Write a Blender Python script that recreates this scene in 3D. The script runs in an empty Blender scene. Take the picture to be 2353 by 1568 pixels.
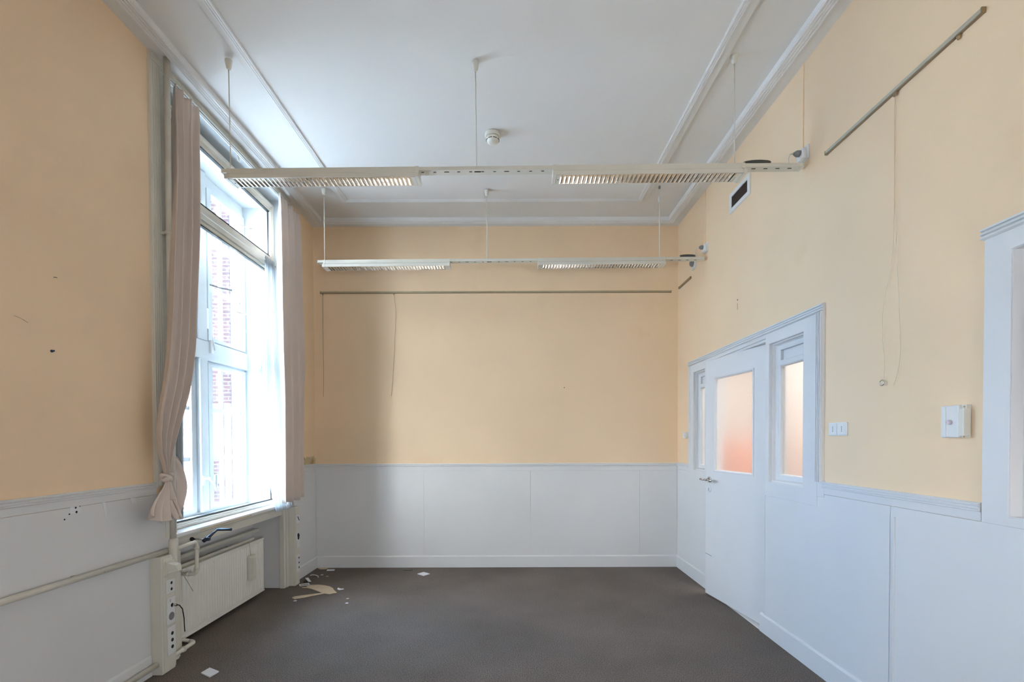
import bpy, bmesh, math, random
from mathutils import Vector, Matrix, Quaternion
random.seed(7)
SC = bpy.context.scene
COL = SC.collection
PI = math.pi

# ------------------------------------------------------------------ room dimensions (metres)
XL, XR, YB, CZ = -2.166, 1.828, 5.326, 3.772      # left wall, right wall, back wall, ceiling
YF = -1.55                                         # wall behind the camera

# ------------------------------------------------------------------ helpers
def tag(o, label=None, cat=None, group=None, kind=None):
    if label: o['label'] = label
    if cat: o['category'] = cat
    if group: o['group'] = group
    if kind: o['kind'] = kind
    return o

def empty(name, loc=(0, 0, 0), rot=(0, 0, 0)):
    o = bpy.data.objects.new(name, None)
    COL.objects.link(o)
    o.location = loc
    o.rotation_euler = rot
    o.empty_display_size = 0.05
    return o

def mapL(u, v, w): return Vector((XL + w, u, v))     # left wall: u=Y v=Z w=into room
def mapR(u, v, w): return Vector((XR - w, u, v))
def mapB(u, v, w): return Vector((u, YB - w, v))
def mapC(u, v, w): return Vector((u, v, CZ - w))
def mapF(u, v, w): return Vector((u, v, w))
def mapX(x0):
    return lambda u, v, w: Vector((x0 + w, u, v))

class MB:
    def __init__(self):
        self.bm = bmesh.new()
    def box(self, x0, x1, y0, y1, z0, z1, bev=0.0):
        bm = self.bm
        v = [bm.verts.new(p) for p in ((x0,y0,z0),(x1,y0,z0),(x1,y1,z0),(x0,y1,z0),(x0,y0,z1),(x1,y0,z1),(x1,y1,z1),(x0,y1,z1))]
        fs = [bm.faces.new([v[i] for i in q]) for q in ((0,3,2,1),(4,5,6,7),(0,1,5,4),(1,2,6,5),(2,3,7,6),(3,0,4,7))]
        if bev > 0:
            es = list({e for f in fs for e in f.edges})
            bmesh.ops.bevel(bm, geom=es, offset=bev, segments=2, affect='EDGES', profile=0.6)
        return self
    def mbox(self, m, u0, u1, v0, v1, w0, w1, bev=0.0):
        a = m(u0, v0, w0); b = m(u1, v1, w1)
        return self.box(min(a.x,b.x), max(a.x,b.x), min(a.y,b.y), max(a.y,b.y), min(a.z,b.z), max(a.z,b.z), bev)
    def grid_panel(self, m, U0, U1, V0, V1, w0, w1, holes):
        """slab with rectangular holes, watertight"""
        bm = self.bm
        us = sorted({U0, U1} | {h[0] for h in holes} | {h[1] for h in holes}); us = [u for u in us if U0 <= u <= U1]
        vs = sorted({V0, V1} | {h[2] for h in holes} | {h[3] for h in holes}); vs = [v for v in vs if V0 <= v <= V1]
        def solid(i, j):
            if i < 0 or j < 0 or i >= len(us)-1 or j >= len(vs)-1: return False
            cu = (us[i]+us[i+1])/2; cv = (vs[j]+vs[j+1])/2
            return not any(h[0] < cu < h[1] and h[2] < cv < h[3] for h in holes)
        V = {}
        def vt(i, j, k):
            if (i, j, k) not in V: V[(i, j, k)] = bm.verts.new(m(us[i], vs[j], (w0, w1)[k]))
            return V[(i, j, k)]
        for i in range(len(us)-1):
            for j in range(len(vs)-1):
                if not solid(i, j): continue
                for k in (0, 1):
                    bm.faces.new([vt(i,j,k), vt(i+1,j,k), vt(i+1,j+1,k), vt(i,j+1,k)])
                for (a, b, di, dj) in (((0,0),(1,0),0,-1),((1,0),(1,1),1,0),((1,1),(0,1),0,1),((0,1),(0,0),-1,0)):
                    if not solid(i+di, j+dj):
                        bm.faces.new([vt(i+a[0],j+a[1],0), vt(i+b[0],j+b[1],0), vt(i+b[0],j+b[1],1), vt(i+a[0],j+a[1],1)])
        return self
    def loop_frame(self, m, u0, v0, u1, v1, prof, sides='all'):
        """mitred frame round a rectangle, prof = [(inset, height), ...]; negative inset = outside"""
        bm = self.bm
        rings = []
        for d, h in prof:
            rings.append([bm.verts.new(m(u, v, h)) for u, v in ((u0+d,v0+d),(u1-d,v0+d),(u1-d,v1-d),(u0+d,v1-d))])
        n = len(rings)
        for k in range(n):
            A = rings[k]; B = rings[(k+1) % n]
            for c in range(4):
                bm.faces.new([A[c], A[(c+1)%4], B[(c+1)%4], B[c]])
        return self
    def strip(self, m, axis, s0, s1, prof, mit0=0.0, mit1=0.0):
        """extrude profile [(t, h)] along u ('u') or v ('v'); t measured on the other axis; mit = mitre slope per t"""
        bm = self.bm
        t0 = prof[0][0]
        A = []; B = []
        for t, h in prof:
            a = s0 + mit0*(t-t0); b = s1 + mit1*(t-t0)
            if axis == 'u':
                A.append(bm.verts.new(m(a, t, h))); B.append(bm.verts.new(m(b, t, h)))
            else:
                A.append(bm.verts.new(m(t, a, h))); B.append(bm.verts.new(m(t, b, h)))
        n = len(prof)
        for k in range(n):
            bm.faces.new([A[k], A[(k+1)%n], B[(k+1)%n], B[k]])
        bm.faces.new(A); bm.faces.new(B[::-1])
        return self
    def tube(self, pts, r, n=12, cap=True, closed=False):
        bm = self.bm
        P = [Vector(p) for p in pts]
        rs = r if isinstance(r, (list, tuple)) else [r]*len(P)
        rings = []
        prev = None
        for i, p in enumerate(P):
            if closed: t = (P[(i+1) % len(P)] - P[i-1]).normalized()
            elif i == 0: t = (P[1]-P[0]).normalized()
            elif i == len(P)-1: t = (P[-1]-P[-2]).normalized()
            else: t = ((P[i+1]-p).normalized() + (p-P[i-1]).normalized()).normalized()
            if prev is None:
                a = Vector((0,0,1)) if abs(t.z) < 0.9 else Vector((1,0,0))
                nn = t.cross(a).normalized()
            else:
                nn = (prev - t*prev.dot(t)).normalized()
            prev = nn
            bb = t.cross(nn)
            rings.append([bm.verts.new(p + (nn*math.cos(2*PI*k/n) + bb*math.sin(2*PI*k/n))*rs[i]) for k in range(n)])
        L = len(rings)
        for i in range(L if closed else L-1):
            A = rings[i]; B = rings[(i+1) % L]
            for k in range(n):
                f = bm.faces.new([A[k], A[(k+1)%n], B[(k+1)%n], B[k]]); f.smooth = True
        if cap and not closed:
            bm.faces.new(rings[0][::-1]); bm.faces.new(rings[-1])
        return self
    def lathe(self, c, axis, prof, n=24):
        """prof = [(r, along)]"""
        bm = self.bm
        c = Vector(c); ax = Vector(axis).normalized()
        a = Vector((0,0,1)) if abs(ax.z) < 0.9 else Vector((1,0,0))
        e1 = ax.cross(a).normalized(); e2 = ax.cross(e1)
        rings = []
        for r, t in prof:
            rings.append([bm.verts.new(c + ax*t + (e1*math.cos(2*PI*k/n)+e2*math.sin(2*PI*k/n))*max(r, 1e-5)) for k in range(n)])
        for i in range(len(rings)-1):
            for k in range(n):
                f = bm.faces.new([rings[i][k], rings[i][(k+1)%n], rings[i+1][(k+1)%n], rings[i+1][k]]); f.smooth = True
        bm.faces.new(rings[0][::-1]); bm.faces.new(rings[-1])
        return self
    def poly(self, pts, h, m=mapF, w0=0.0):
        """flat plate with an outline of its own, thickness h"""
        bm = self.bm
        A = [bm.verts.new(m(p[0], p[1], w0)) for p in pts]; B = [bm.verts.new(m(p[0], p[1], w0+h)) for p in pts]
        bm.faces.new(A[::-1]); bm.faces.new(B)
        n = len(pts)
        for k in range(n): bm.faces.new([A[k], A[(k+1)%n], B[(k+1)%n], B[k]])
        return self
    def sheet(self, f, nu, nv, th=0.0):
        bm = self.bm
        G = [[bm.verts.new(f(i/nu, j/nv)) for i in range(nu+1)] for j in range(nv+1)]
        for j in range(nv):
            for i in range(nu):
                q = bm.faces.new([G[j][i], G[j][i+1], G[j+1][i+1], G[j+1][i]]); q.smooth = True
        return self
    def build(self, name, m, parent=None, bevel=0.0, solid=0.0, recalc=True, smooth_by=None):
        if recalc: bmesh.ops.recalc_face_normals(self.bm, faces=self.bm.faces)
        me = bpy.data.meshes.new(name)
        self.bm.to_mesh(me); self.bm.free()
        me.materials.append(m)
        o = bpy.data.objects.new(name, me)
        COL.objects.link(o)
        if parent is not None:
            o.parent = parent
            o.matrix_parent_inverse = Matrix.Identity(4)
        if bevel > 0:
            b = o.modifiers.new('bevel', 'BEVEL'); b.width = bevel; b.segments = 2; b.limit_method = 'ANGLE'
        if solid > 0:
            s = o.modifiers.new('solid', 'SOLIDIFY'); s.thickness = solid; s.offset = 0
        return o

def local(mb, loc):
    """shift geometry so that it sits relative to loc"""
    bmesh.ops.translate(mb.bm, verts=mb.bm.verts, vec=-Vector(loc))
    return mb

def copy_tree(o, parent=None):
    c = o.copy(); COL.objects.link(c)
    if parent is not None: c.parent = parent
    for ch in list(o.children): copy_tree(ch, c)
    return c

def struct(o):
    o['kind'] = 'structure'
    return o

# ------------------------------------------------------------------ materials
def s2l(r, g, b):
    f = lambda c: (c/255/12.92) if c/255 <= 0.04045 else ((c/255+0.055)/1.055)**2.4
    return (f(r), f(g), f(b), 1)

class NT:
    def __init__(s, name):
        s.m = bpy.data.materials.new(name); s.m.use_nodes = True
        s.t = s.m.node_tree; s.t.nodes.clear()
        s.out = s.n('ShaderNodeOutputMaterial')
    def n(s, ty, **kw):
        x = s.t.nodes.new(ty)
        for k, v in kw.items():
            if k in x.inputs: x.inputs[k].default_value = v
            else: setattr(x, k, v)
        return x
    def l(s, a, b): s.t.links.new(a, b)

def paint(name, col, rough=0.5, var=0.03, scale=3.0, bump=0.15, bscale=120.0, bdist=0.001, stain=None, spec=0.4, metal=0.0):
    k = NT(name)
    p = k.n('ShaderNodeBsdfPrincipled'); p.inputs['Roughness'].default_value = rough
    p.inputs['Specular IOR Level'].default_value = spec; p.inputs['Metallic'].default_value = metal
    tc = k.n('ShaderNodeTexCoord')
    no = k.n('ShaderNodeTexNoise'); no.inputs['Scale'].default_value = scale; no.inputs['Detail'].default_value = 5
    k.l(tc.outputs['Object'], no.inputs['Vector'])
    ra = k.n('ShaderNodeMapRange'); ra.inputs[1].default_value = 0.3; ra.inputs[2].default_value = 0.7
    ra.inputs[3].default_value = 1-var; ra.inputs[4].default_value = 1+var
    k.l(no.outputs['Fac'], ra.inputs[0])
    mx = k.n('ShaderNodeMix', data_type='RGBA', blend_type='MULTIPLY'); mx.inputs[0].default_value = 1
    mx.inputs[6].default_value = col
    k.l(ra.outputs[0], mx.inputs[7])
    last = mx.outputs[2]
    if stain:
        n2 = k.n('ShaderNodeTexNoise'); n2.inputs['Scale'].default_value = stain[1]; n2.inputs['Detail'].default_value = 6
        k.l(tc.outputs['Object'], n2.inputs['Vector'])
        r2 = k.n('ShaderNodeMapRange'); r2.inputs[1].default_value = stain[2]; r2.inputs[2].default_value = stain[3]
        k.l(n2.outputs['Fac'], r2.inputs[0])
        m2 = k.n('ShaderNodeMix', data_type='RGBA'); k.l(r2.outputs[0], m2.inputs[0]); k.l(last, m2.inputs[6]); m2.inputs[7].default_value = stain[0]
        last = m2.outputs[2]
    k.l(last, p.inputs['Base Color'])
    if bump > 0:
        nb = k.n('ShaderNodeTexNoise'); nb.inputs['Scale'].default_value = bscale; nb.inputs['Detail'].default_value = 3
        k.l(tc.outputs['Object'], nb.inputs['Vector'])
        b = k.n('ShaderNodeBump'); b.inputs['Strength'].default_value = bump; b.inputs['Distance'].default_value = bdist
        k.l(nb.outputs['Fac'], b.inputs['Height']); k.l(b.outputs[0], p.inputs['Normal'])
    k.l(p.outputs[0], k.out.inputs[0])
    return k.m

def lin(r, g, b): return (r, g, b, 1)

M = {}
M['yellow'] = paint('yellow_wall_paint', lin(.90,.68,.45), .62, .03, 1.3, .25, 160, .0012, stain=(lin(.86,.62,.40), 2.2, .62, .80), spec=.25)
M['white'] = paint('white_panel_paint', lin(.75,.745,.735), .42, .02, 2.0, .10, 60, .0008, spec=.4)
M['ceiling'] = paint('ceiling_paint', lin(.80,.78,.745), .7, .02, 1.5, .15, 140, .001, spec=.2)
M['gloss'] = paint('gloss_white_paint', lin(.84,.83,.81), .28, .02, 4.0, .06, 40, .0006, spec=.5)
M['cream'] = paint('cream_enamel', lin(.72,.69,.60), .35, .03, 5.0, .05, 60, .0006, spec=.5)
M['pipe'] = paint('old_cream_pipe_paint', lin(.70,.66,.57), .38, .05, 9.0, .2, 50, .001, stain=(lin(.10,.08,.06), 38, .735, .75), spec=.5)
M['plastic'] = paint('white_plastic', lin(.80,.80,.78), .3, .01, 5.0, 0, spec=.5)
M['ivory'] = paint('ivory_plastic', lin(.74,.71,.62), .35, .02, 5.0, 0, spec=.5)
M['black'] = paint('black_rubber', lin(.012,.013,.015), .5, .05, 5.0, 0)
M['dark'] = paint('dark_hole', lin(.02,.018,.016), .7, .05, 5.0, 0)
M['greyp'] = paint('grey_plastic', lin(.24,.24,.235), .5, .05, 20.0, .1)
M['coil'] = paint('olive_grey_cable', lin(.10,.10,.085), .55, .1, 60.0, .3)
M['alu'] = paint('anodised_rail', lin(.50,.46,.36), .4, .05, 12.0, .05, 80, .0004, metal=.1)
M['brass'] = paint('dull_brass_rail', lin(.33,.235,.12), .4, .06, 12.0, .05, 80, .0004, metal=.3)
M['railback'] = paint('beige_painted_rail', lin(.46,.39,.24), .45, .06, 12.0, .05, 80, .0004, metal=.2)
M['chrome'] = paint('brushed_metal', lin(.62,.62,.60), .22, .03, 20.0, 0, metal=1.0)
M['louver'] = paint('bright_louver', lin(.76,.75,.72), .20, .02, 20.0, 0, metal=1.0)
M['sash'] = paint('darkened_white_sash', lin(.62,.66,.68), .4, .03, 8.0, .1, 60, .0006)  # white paint darkened so the backlit outer frames don't burn out
M['tube'] = paint('fluorescent_tube_glass', lin(.82,.83,.82), .2, .01, 5.0, 0)
M['blue'] = paint('blue_black_plastic', lin(.022,.035,.065), .3, .1, 10.0, 0)
M['card'] = paint('peeled_cardboard', lin(.66,.53,.36), .8, .08, 12.0, .3, 90)
M['paper'] = paint('white_paper', lin(.80,.81,.82), .6, .02, 9.0, 0)
M['bare'] = paint('bare_plaster', lin(.50,.33,.17), .85, .2, 25.0, .6, 60, .003)
M['wire'] = paint('thin_wire', lin(.30,.22,.13), .5, .1, 9.0, 0)
M['scuff'] = paint('brown_scuff', lin(.50,.38,.23), .6, .1, 30.0, 0)
M['wirew'] = paint('clear_nylon_line', lin(.76,.63,.44), .5, .1, 9.0, 0)
M['twist'] = paint('twisted_bell_wire', lin(.30,.24,.22), .5, .35, 60.0, 0)
M['bluetack'] = paint('blue_mark', lin(.02,.05,.10), .5, .1, 9.0, 0)
M['ply'] = paint('raw_sill_edge', lin(.62,.50,.30), .7, .08, 12.0, .3, 90)
M['rad'] = paint('radiator_enamel', lin(.81,.79,.72), .3, .03, 4.0, .03, 60, .0004, spec=.5)
M['corr'] = paint('corridor_paint', lin(.80,.75,.71), .6, .03, 2.0, 0)
M['orange'] = paint('orange_red_finish', lin(.78,.42,.33), .5, .1, 4.0, 0)
M['render'] = paint('white_rendered_facade', lin(.75,.76,.76), .8, .05, 2.0, .2, 30)
M['ground'] = paint('grey_paving', lin(.55,.57,.58), .85, .12, 3.0, .3, 20)
M['slate'] = paint('blue_grey_metal', lin(.20,.25,.30), .5, .08, 4.0, 0)

# carpet
k = NT('taupe_loop_carpet')
p = k.n('ShaderNodeBsdfPrincipled'); p.inputs['Roughness'].default_value = 0.95; p.inputs['Specular IOR Level'].default_value = .1
tc = k.n('ShaderNodeTexCoord')
n1 = k.n('ShaderNodeTexNoise'); n1.inputs['Scale'].default_value = 190; n1.inputs['Detail'].default_value = 3
v1 = k.n('ShaderNodeTexVoronoi'); v1.inputs['Scale'].default_value = 150
n2 = k.n('ShaderNodeTexNoise'); n2.inputs['Scale'].default_value = 1.6; n2.inputs['Detail'].default_value = 4
for a in (n1, v1, n2): k.l(tc.outputs['Object'], a.inputs['Vector'])
cr = k.n('ShaderNodeValToRGB'); cr.color_ramp.elements[0].position = .34; cr.color_ramp.elements[0].color = lin(.080,.064,.054)
cr.color_ramp.elements[1].position = .66; cr.color_ramp.elements[1].color = lin(.27,.225,.19)
k.l(n1.outputs['Fac'], cr.inputs[0])
mr = k.n('ShaderNodeMapRange'); mr.inputs[1].default_value=.3; mr.inputs[2].default_value=.7; mr.inputs[3].default_value=.88; mr.inputs[4].default_value=1.12
k.l(n2.outputs['Fac'], mr.inputs[0])
mx = k.n('ShaderNodeMix', data_type='RGBA', blend_type='MULTIPLY'); mx.inputs[0].default_value = 1
k.l(cr.outputs[0], mx.inputs[6]); k.l(mr.outputs[0], mx.inputs[7]); k.l(mx.outputs[2], p.inputs['Base Color'])
b = k.n('ShaderNodeBump'); b.inputs['Strength'].default_value=.7; b.inputs['Distance'].default_value=.004
k.l(v1.outputs['Distance'], b.inputs['Height']); k.l(b.outputs[0], p.inputs['Normal'])
k.l(p.outputs[0], k.out.inputs[0]); M['carpet'] = k.m

# curtain fabric (slightly translucent weave)
def fabric(name, col, tr, tcol, weave=900, transp=0.0):
    k = NT(name)
    d = k.n('ShaderNodeBsdfDiffuse'); d.inputs['Color'].default_value = col
    t = k.n('ShaderNodeBsdfTranslucent'); t.inputs['Color'].default_value = tcol
    tc = k.n('ShaderNodeTexCoord'); no = k.n('ShaderNodeTexNoise'); no.inputs['Scale'].default_value = 500; no.inputs['Detail'].default_value = 2
    k.l(tc.outputs['Object'], no.inputs['Vector'])
    b = k.n('ShaderNodeBump'); b.inputs['Strength'].default_value=.25; b.inputs['Distance'].default_value=.001
    k.l(no.outputs['Fac'], b.inputs['Height']); k.l(b.outputs[0], d.inputs['Normal'])
    m = k.n('ShaderNodeMixShader'); m.inputs[0].default_value = tr
    k.l(d.outputs[0], m.inputs[1]); k.l(t.outputs[0], m.inputs[2])
    o = m
    if transp > 0:
        tp = k.n('ShaderNodeBsdfTransparent'); m2 = k.n('ShaderNodeMixShader'); m2.inputs[0].default_value = transp
        k.l(m.outputs[0], m2.inputs[1]); k.l(tp.outputs[0], m2.inputs[2]); o = m2
    k.l(o.outputs[0], k.out.inputs[0])
    return k.m
M['drape'] = fabric('rose_beige_drape', lin(.80,.69,.61), .14, lin(.70,.58,.50))
M['sheer'] = fabric('white_voile', lin(.62,.65,.67), .45, lin(.46,.50,.53), transp=.10)

# clear glass: transparent with a Fresnel sheen
k = NT('clear_glass')
tp = k.n('ShaderNodeBsdfTransparent'); tp.inputs['Color'].default_value = lin(.985,.995,.995)
gl = k.n('ShaderNodeBsdfGlossy'); gl.inputs['Roughness'].default_value = .02
fr = k.n('ShaderNodeFresnel'); fr.inputs['IOR'].default_value = 1.35
ge = k.n('ShaderNodeNewGeometry'); inv = k.n('ShaderNodeMath', operation='SUBTRACT'); inv.inputs[0].default_value = 1.0
mu = k.n('ShaderNodeMath', operation='MULTIPLY'); k.l(ge.outputs['Backfacing'], inv.inputs[1]); k.l(inv.outputs[0], mu.inputs[0]); k.l(fr.outputs[0], mu.inputs[1])
m = k.n('ShaderNodeMixShader'); k.l(mu.outputs[0], m.inputs[0]); k.l(tp.outputs[0], m.inputs[1]); k.l(gl.outputs[0], m.inputs[2])
k.l(m.outputs[0], k.out.inputs[0]); M['glass'] = k.m
# patterned obscured glass
k = NT('obscured_glass')
p = k.n('ShaderNodeBsdfPrincipled'); p.inputs['Transmission Weight'].default_value = 1; p.inputs['Roughness'].default_value = .45
p.inputs['IOR'].default_value = 1.12; p.inputs['Specular IOR Level'].default_value = .3; p.inputs['Base Color'].default_value = lin(.98,.96,.94)
tc = k.n('ShaderNodeTexCoord'); vo = k.n('ShaderNodeTexVoronoi'); vo.inputs['Scale'].default_value = 110; vo.feature = 'SMOOTH_F1'
k.l(tc.outputs['Object'], vo.inputs['Vector'])
b = k.n('ShaderNodeBump'); b.inputs['Strength'].default_value=.45; b.inputs['Distance'].default_value=.004
k.l(vo.outputs['Distance'], b.inputs['Height']); k.l(b.outputs[0], p.inputs['Normal'])
k.l(p.outputs[0], k.out.inputs[0]); M['frost'] = k.m

# brick facade
k = NT('red_brick_facade')
p = k.n('ShaderNodeBsdfPrincipled'); p.inputs['Roughness'].default_value = 1.0; p.inputs['Specular IOR Level'].default_value = 0
tc = k.n('ShaderNodeTexCoord'); mp = k.n('ShaderNodeMapping'); mp.inputs['Rotation'].default_value = (PI/2, 0, 0)
k.l(tc.outputs['Object'], mp.inputs['Vector'])
br = k.n('ShaderNodeTexBrick'); br.inputs['Scale'].default_value = 1; br.inputs['Brick Width'].default_value = .22; br.inputs['Row Height'].default_value = .07
br.inputs['Mortar Size'].default_value = .010; br.inputs['Color1'].default_value = lin(.027,.018,.020); br.inputs['Color2'].default_value = lin(.021,.015,.017); br.inputs['Mortar'].default_value = lin(.036,.036,.038)
k.l(mp.outputs[0], br.inputs['Vector']); k.l(br.outputs['Color'], p.inputs['Base Color']); k.l(p.outputs[0], k.out.inputs[0]); M['brick'] = k.m

# ------------------------------------------------------------------ setting: floor, walls, ceiling
struct(MB().box(XL-.5, XR+.03, YF-.15, YB+.15, -.12, 0).build('floor', M['carpet']))
struct(MB().box(XL-.5, XR+.15, YF-.15, YB+.15, CZ, CZ+.15).build('ceiling', M['ceiling']))
W1 = (3.10, 4.615)                                     # window opening along the wall
W2 = (.86, 1.49)
struct(MB().grid_panel(mapL, YF-.15, YB+.15, 0, CZ, 0, -.50, [(3.12,4.60,0,.80), (W1[0],W1[1],.80,3.69), (W2[0],W2[1],.80,2.00)]).build('wall_left', M['yellow']))
struct(MB().box(XL, XR, YB, YB+.15, 0, CZ).build('wall_back', M['yellow']))
struct(MB().grid_panel(lambda u,v,w: Vector((u, YF-w, v)), XL, XR, 0, CZ, 0, .15, [(.6,1.3,.9,1.55)]).build('wall_front', M['yellow']))
w6 = struct(empty('fill_window', (.95, YF-.05, .9)))  # unseen window, added behind the camera as fill light
MB().grid_panel(lambda u,v,w: Vector((u, w, v)), -.35, .35, 0, .65, -.03, .03, [(-.30,.30,.05,.60)]).build('frame', M['gloss'], w6)
DO = (3.47, 4.50, 0.0, 2.125)                          # door opening
SN = (3.02, 3.425, 1.10, 2.075)                        # near side light
SF = (4.555, 4.845, 1.10, 2.075)                       # far side light
W3 = (.70, 1.765, 1.112, 2.09)                         # window to the corridor near the camera
holesR = [DO, SN, SF, W3]
struct(MB().grid_panel(mapR, YF-.15, YB+.15, 0, CZ, 0, -.12, holesR).build('wall_right', M['yellow']))

# wainscot panels (white painted board) with butt joints
def reed(t0, w, h, n=4, base=0.0, back=-.002):
    """reeded profile: n ridges across width w, height h"""
    pr = [(t0, back), (t0, h*.65)]
    st = w/n
    for i in range(n):
        a = t0 + i*st
        pr += [(a+st*.10, h*.65), (a+st*.25, h), (a+st*.70, h), (a+st*.85, h*.65)]
    pr += [(t0+w, h*.65), (t0+w, back)]
    return pr

def wains(m, spans, zt=1.078, w=.006):
    mb = MB()
    mb.mbox(m, spans[0][0], spans[-2 if m is mapL else -1][1], 0, zt, -.001, .002)
    for a, b in spans: mb.mbox(m, a+.0012, b-.0012, 0, zt, -.0005, w)
    return mb
struct(wains(mapL, [(YF,.30),(.30,1.45),(1.45,3.054),(4.641,YB)]).build('trim_1', M['white'], bevel=.0012))
struct(wains(mapB, [(XL+.006,-.97),(-.97,.206),(.206,1.406),(1.406,XR-.006)]).build('trim_2', M['white'], bevel=.0012))
mb = MB()
mb.grid_panel(mapR, 2.3265, YB-.006, 0, 1.078, -.001, .006, [(DO[0],DO[1],0,1.2)])
mb.grid_panel(mapR, YF, 2.3135, 0, 1.078, -.001, .006, [])
struct(mb.build('trim_3', M['white'], bevel=.0012))

# chair rail: flat band with a reeded cap
def chair(m, axis_spans, mits=(0,0)):
    mb = MB()
    for a, b in axis_spans:
        mb.mbox(m, a, b, 1.080, 1.125, -.001, .009)
        mb.strip(m, 'u', a, b, reed(1.116, .036, .020, 3))
    return mb
struct(chair(mapL, [(YF, 2.93), (4.76, 5.32)]).build('trim_4', M['white'], bevel=.001))
struct(MB().mbox(mapB, XL+.006, XR-.006, 1.068, 1.125, -.001, .010).strip(mapB, 'u', XL, XR, reed(1.118, .030, .020, 2)).build('trim_5', M['white'], bevel=.0015))
struct(chair(mapR, [(YF, .62), (1.872, 2.824), (4.972, 5.31)]).build('trim_6', M['white'], bevel=.001))

# baseboards
bp = lambda h: [(0,-.001),(0,.016),(h-.012,.016),(h-.004,.012),(h,.006),(h,-.001)]
struct(MB().strip(mapL, 'u', YF, 2.862, bp(.125)).strip(mapL, 'u', 4.735, YB, bp(.125)).build('baseboard_left', M['white']))
struct(MB().strip(mapB, 'u', XL+.01, XR-.01, bp(.13)).build('baseboard_back', M['white']))
struct(MB().strip(mapR, 'u', 4.50, YB-.01, bp(.13)).strip(mapR, 'u', YF, 3.525, bp(.135)).build('baseboard_right', M['white']))
struct(MB().strip(lambda u,v,w: Vector((u, YF+w, v)), 'u', XL, XR, bp(.13)).build('baseboard_front', M['white']))

# ceiling mouldings: a lowered border along the walls and a lowered centre panel, both edged with reeds
struct(MB().loop_frame(mapC, XL, YF, XR, YB, [(0,-.001),(0,.030),(.090,.030),(.090,-.001)]).build('trim_7', M['ceiling']))
struct(MB().loop_frame(mapC, XL+.078, YF+.078, XR-.078, YB-.078, [(0,.028)]+[(t, h+.028) for t, h in reed(0, .075, .014, 4)[1:-1]]+[(.075,-.001),(.012,-.001)]).build('trim_8', M['gloss']))
struct(MB().box(-1.672, 1.332, -.95, 4.815, CZ-.026, CZ+.001).build('trim_9', M['ceiling'], bevel=.003))
struct(MB().loop_frame(lambda u,v,w: Vector((u,v,CZ-.025-w)), -1.632, -.90, 1.282, 4.775, reed(0, .042, .013, 3)).build('trim_10', M['gloss']))

# ------------------------------------------------------------------ window 1 (secondary glazing in front, old casements behind)
win = struct(empty('window_1', (-2.28, 3.86, .80)))
def W(mb, name, m, parent=None, **kw):
    par = win if parent is None else parent
    return local(mb, win.location).build(name, m, par, **kw)
# lining of the opening
mb = MB()
mb.box(-2.655, -2.168, 3.1005, 3.118, .802, 3.688).box(-2.655, -2.168, 4.597, 4.6145, .802, 3.688)
mb.box(-2.655, -2.30, 3.10, 4.615, 3.60, 3.689).box(-2.655, -2.168, 3.10, 4.615, 3.672, 3.6895)
mb.box(-2.655, -2.30, 3.10, 4.615, .8005, .812)
W(mb, 'reveal_lining', M['sash'])
# inner frame
mIn = mapX(-2.30)
mb = MB().grid_panel(mIn, 3.118, 4.597, .812, 3.62, 0, .035, [(3.235,4.575,3.135,3.555),(3.235,4.575,.850,2.985)])
W(mb, 'inner_frame', M['cream'], bevel=.003)
mb = MB().loop_frame(mIn, 3.119, .813, 4.596, 3.618, [(0,.03),(0,.062),(.018,.062),(.022,.052),(.030,.052),(.034,.034),(.034,.03)])
W(mb, 'outer_moulding', M['cream'])
for (a, b, c, d) in ((3.235,4.575,3.135,3.555),(3.235,4.575,.850,2.985)):
    W(MB().loop_frame(mIn, a, c, b, d, [(-.001,.012),(-.001,.037),(.007,.037),(.007,.012)]), 'rubber_gasket', M['black'])
    W(MB().box(-2.290, -2.286, a+.001, b-.001, c+.001, d-.001), 'pane', M['glass'])
# transom cover and curtain wire
W(MB().box(-2.266, -2.248, 3.13, 4.59, 3.02, 3.10).box(-2.266, -2.255, 3.13, 4.59, 2.995, 3.012), 'transom', M['cream'], bevel=.004)
W(MB().tube([(-2.225,3.12,3.045),(-2.225,4.595,3.045)], .004, 8), 'curtain_wire', M['plastic'])
# outer window: frame, two casements per light
mO = mapX(-2.58)
LO = [(3.42,3.80,.865,2.02),(4.075,4.525,.865,2.02)]
UP = [(3.42,3.80,2.27,3.47),(4.085,4.535,2.27,3.47)]
W(MB().grid_panel(mO, 3.118, 4.597, .812, 3.60, 0, .05, LO+UP), 'outer_frame', M['sash'], bevel=.003)
W(MB().box(-2.532, -2.50, 3.118, 4.597, 2.07, 2.225), 'crossbar', M['sash'], bevel=.006)
W(MB().box(-2.532, -2.495, 3.868, 3.985, .83, 2.07).box(-2.532, -2.495, 3.868, 3.985, 2.225, 3.59), 'mullion', M['sash'], bevel=.005)
W(MB().box(-2.4945, -2.478, 3.862, 3.895, .83, 2.068), 'cover_strip', M['sash'], bevel=.004)
for (a, b, c, d), rows in [(LO[0],(1.26,1.665)),(LO[1],(1.26,1.665)),(UP[0],(2.69,3.09)),(UP[1],(2.69,3.09))]:
    c0 = empty('casement', (0,0,0)); c0.parent = win
    def Cs(mb, name, m): return local(mb, win.location).build(name, m, c0)
    a1 = max(a-.055, 3.125); b1 = min(b+.055, 4.59)
    mbf = MB().grid_panel(mO, a1, b1, c-.03, d+.03, .045, .066, [(a,b,c,d)])
    Cs(mbf, 'sash', M['sash'])
    mid = a + (b-a)*.375
    mm = MB().box(-2.562, -2.534, mid-.013, mid+.013, c, d)
    for r in rows:
        t = .030 if r == 3.09 else .017
        mm.box(-2.561, -2.535, a, b, r-t, r+t)
    Cs(mm, 'glazing_bars', M['sash'])
    Cs(MB().box(-2.560, -2.557, a, b, c, d), 'pane', M['glass'])
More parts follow.
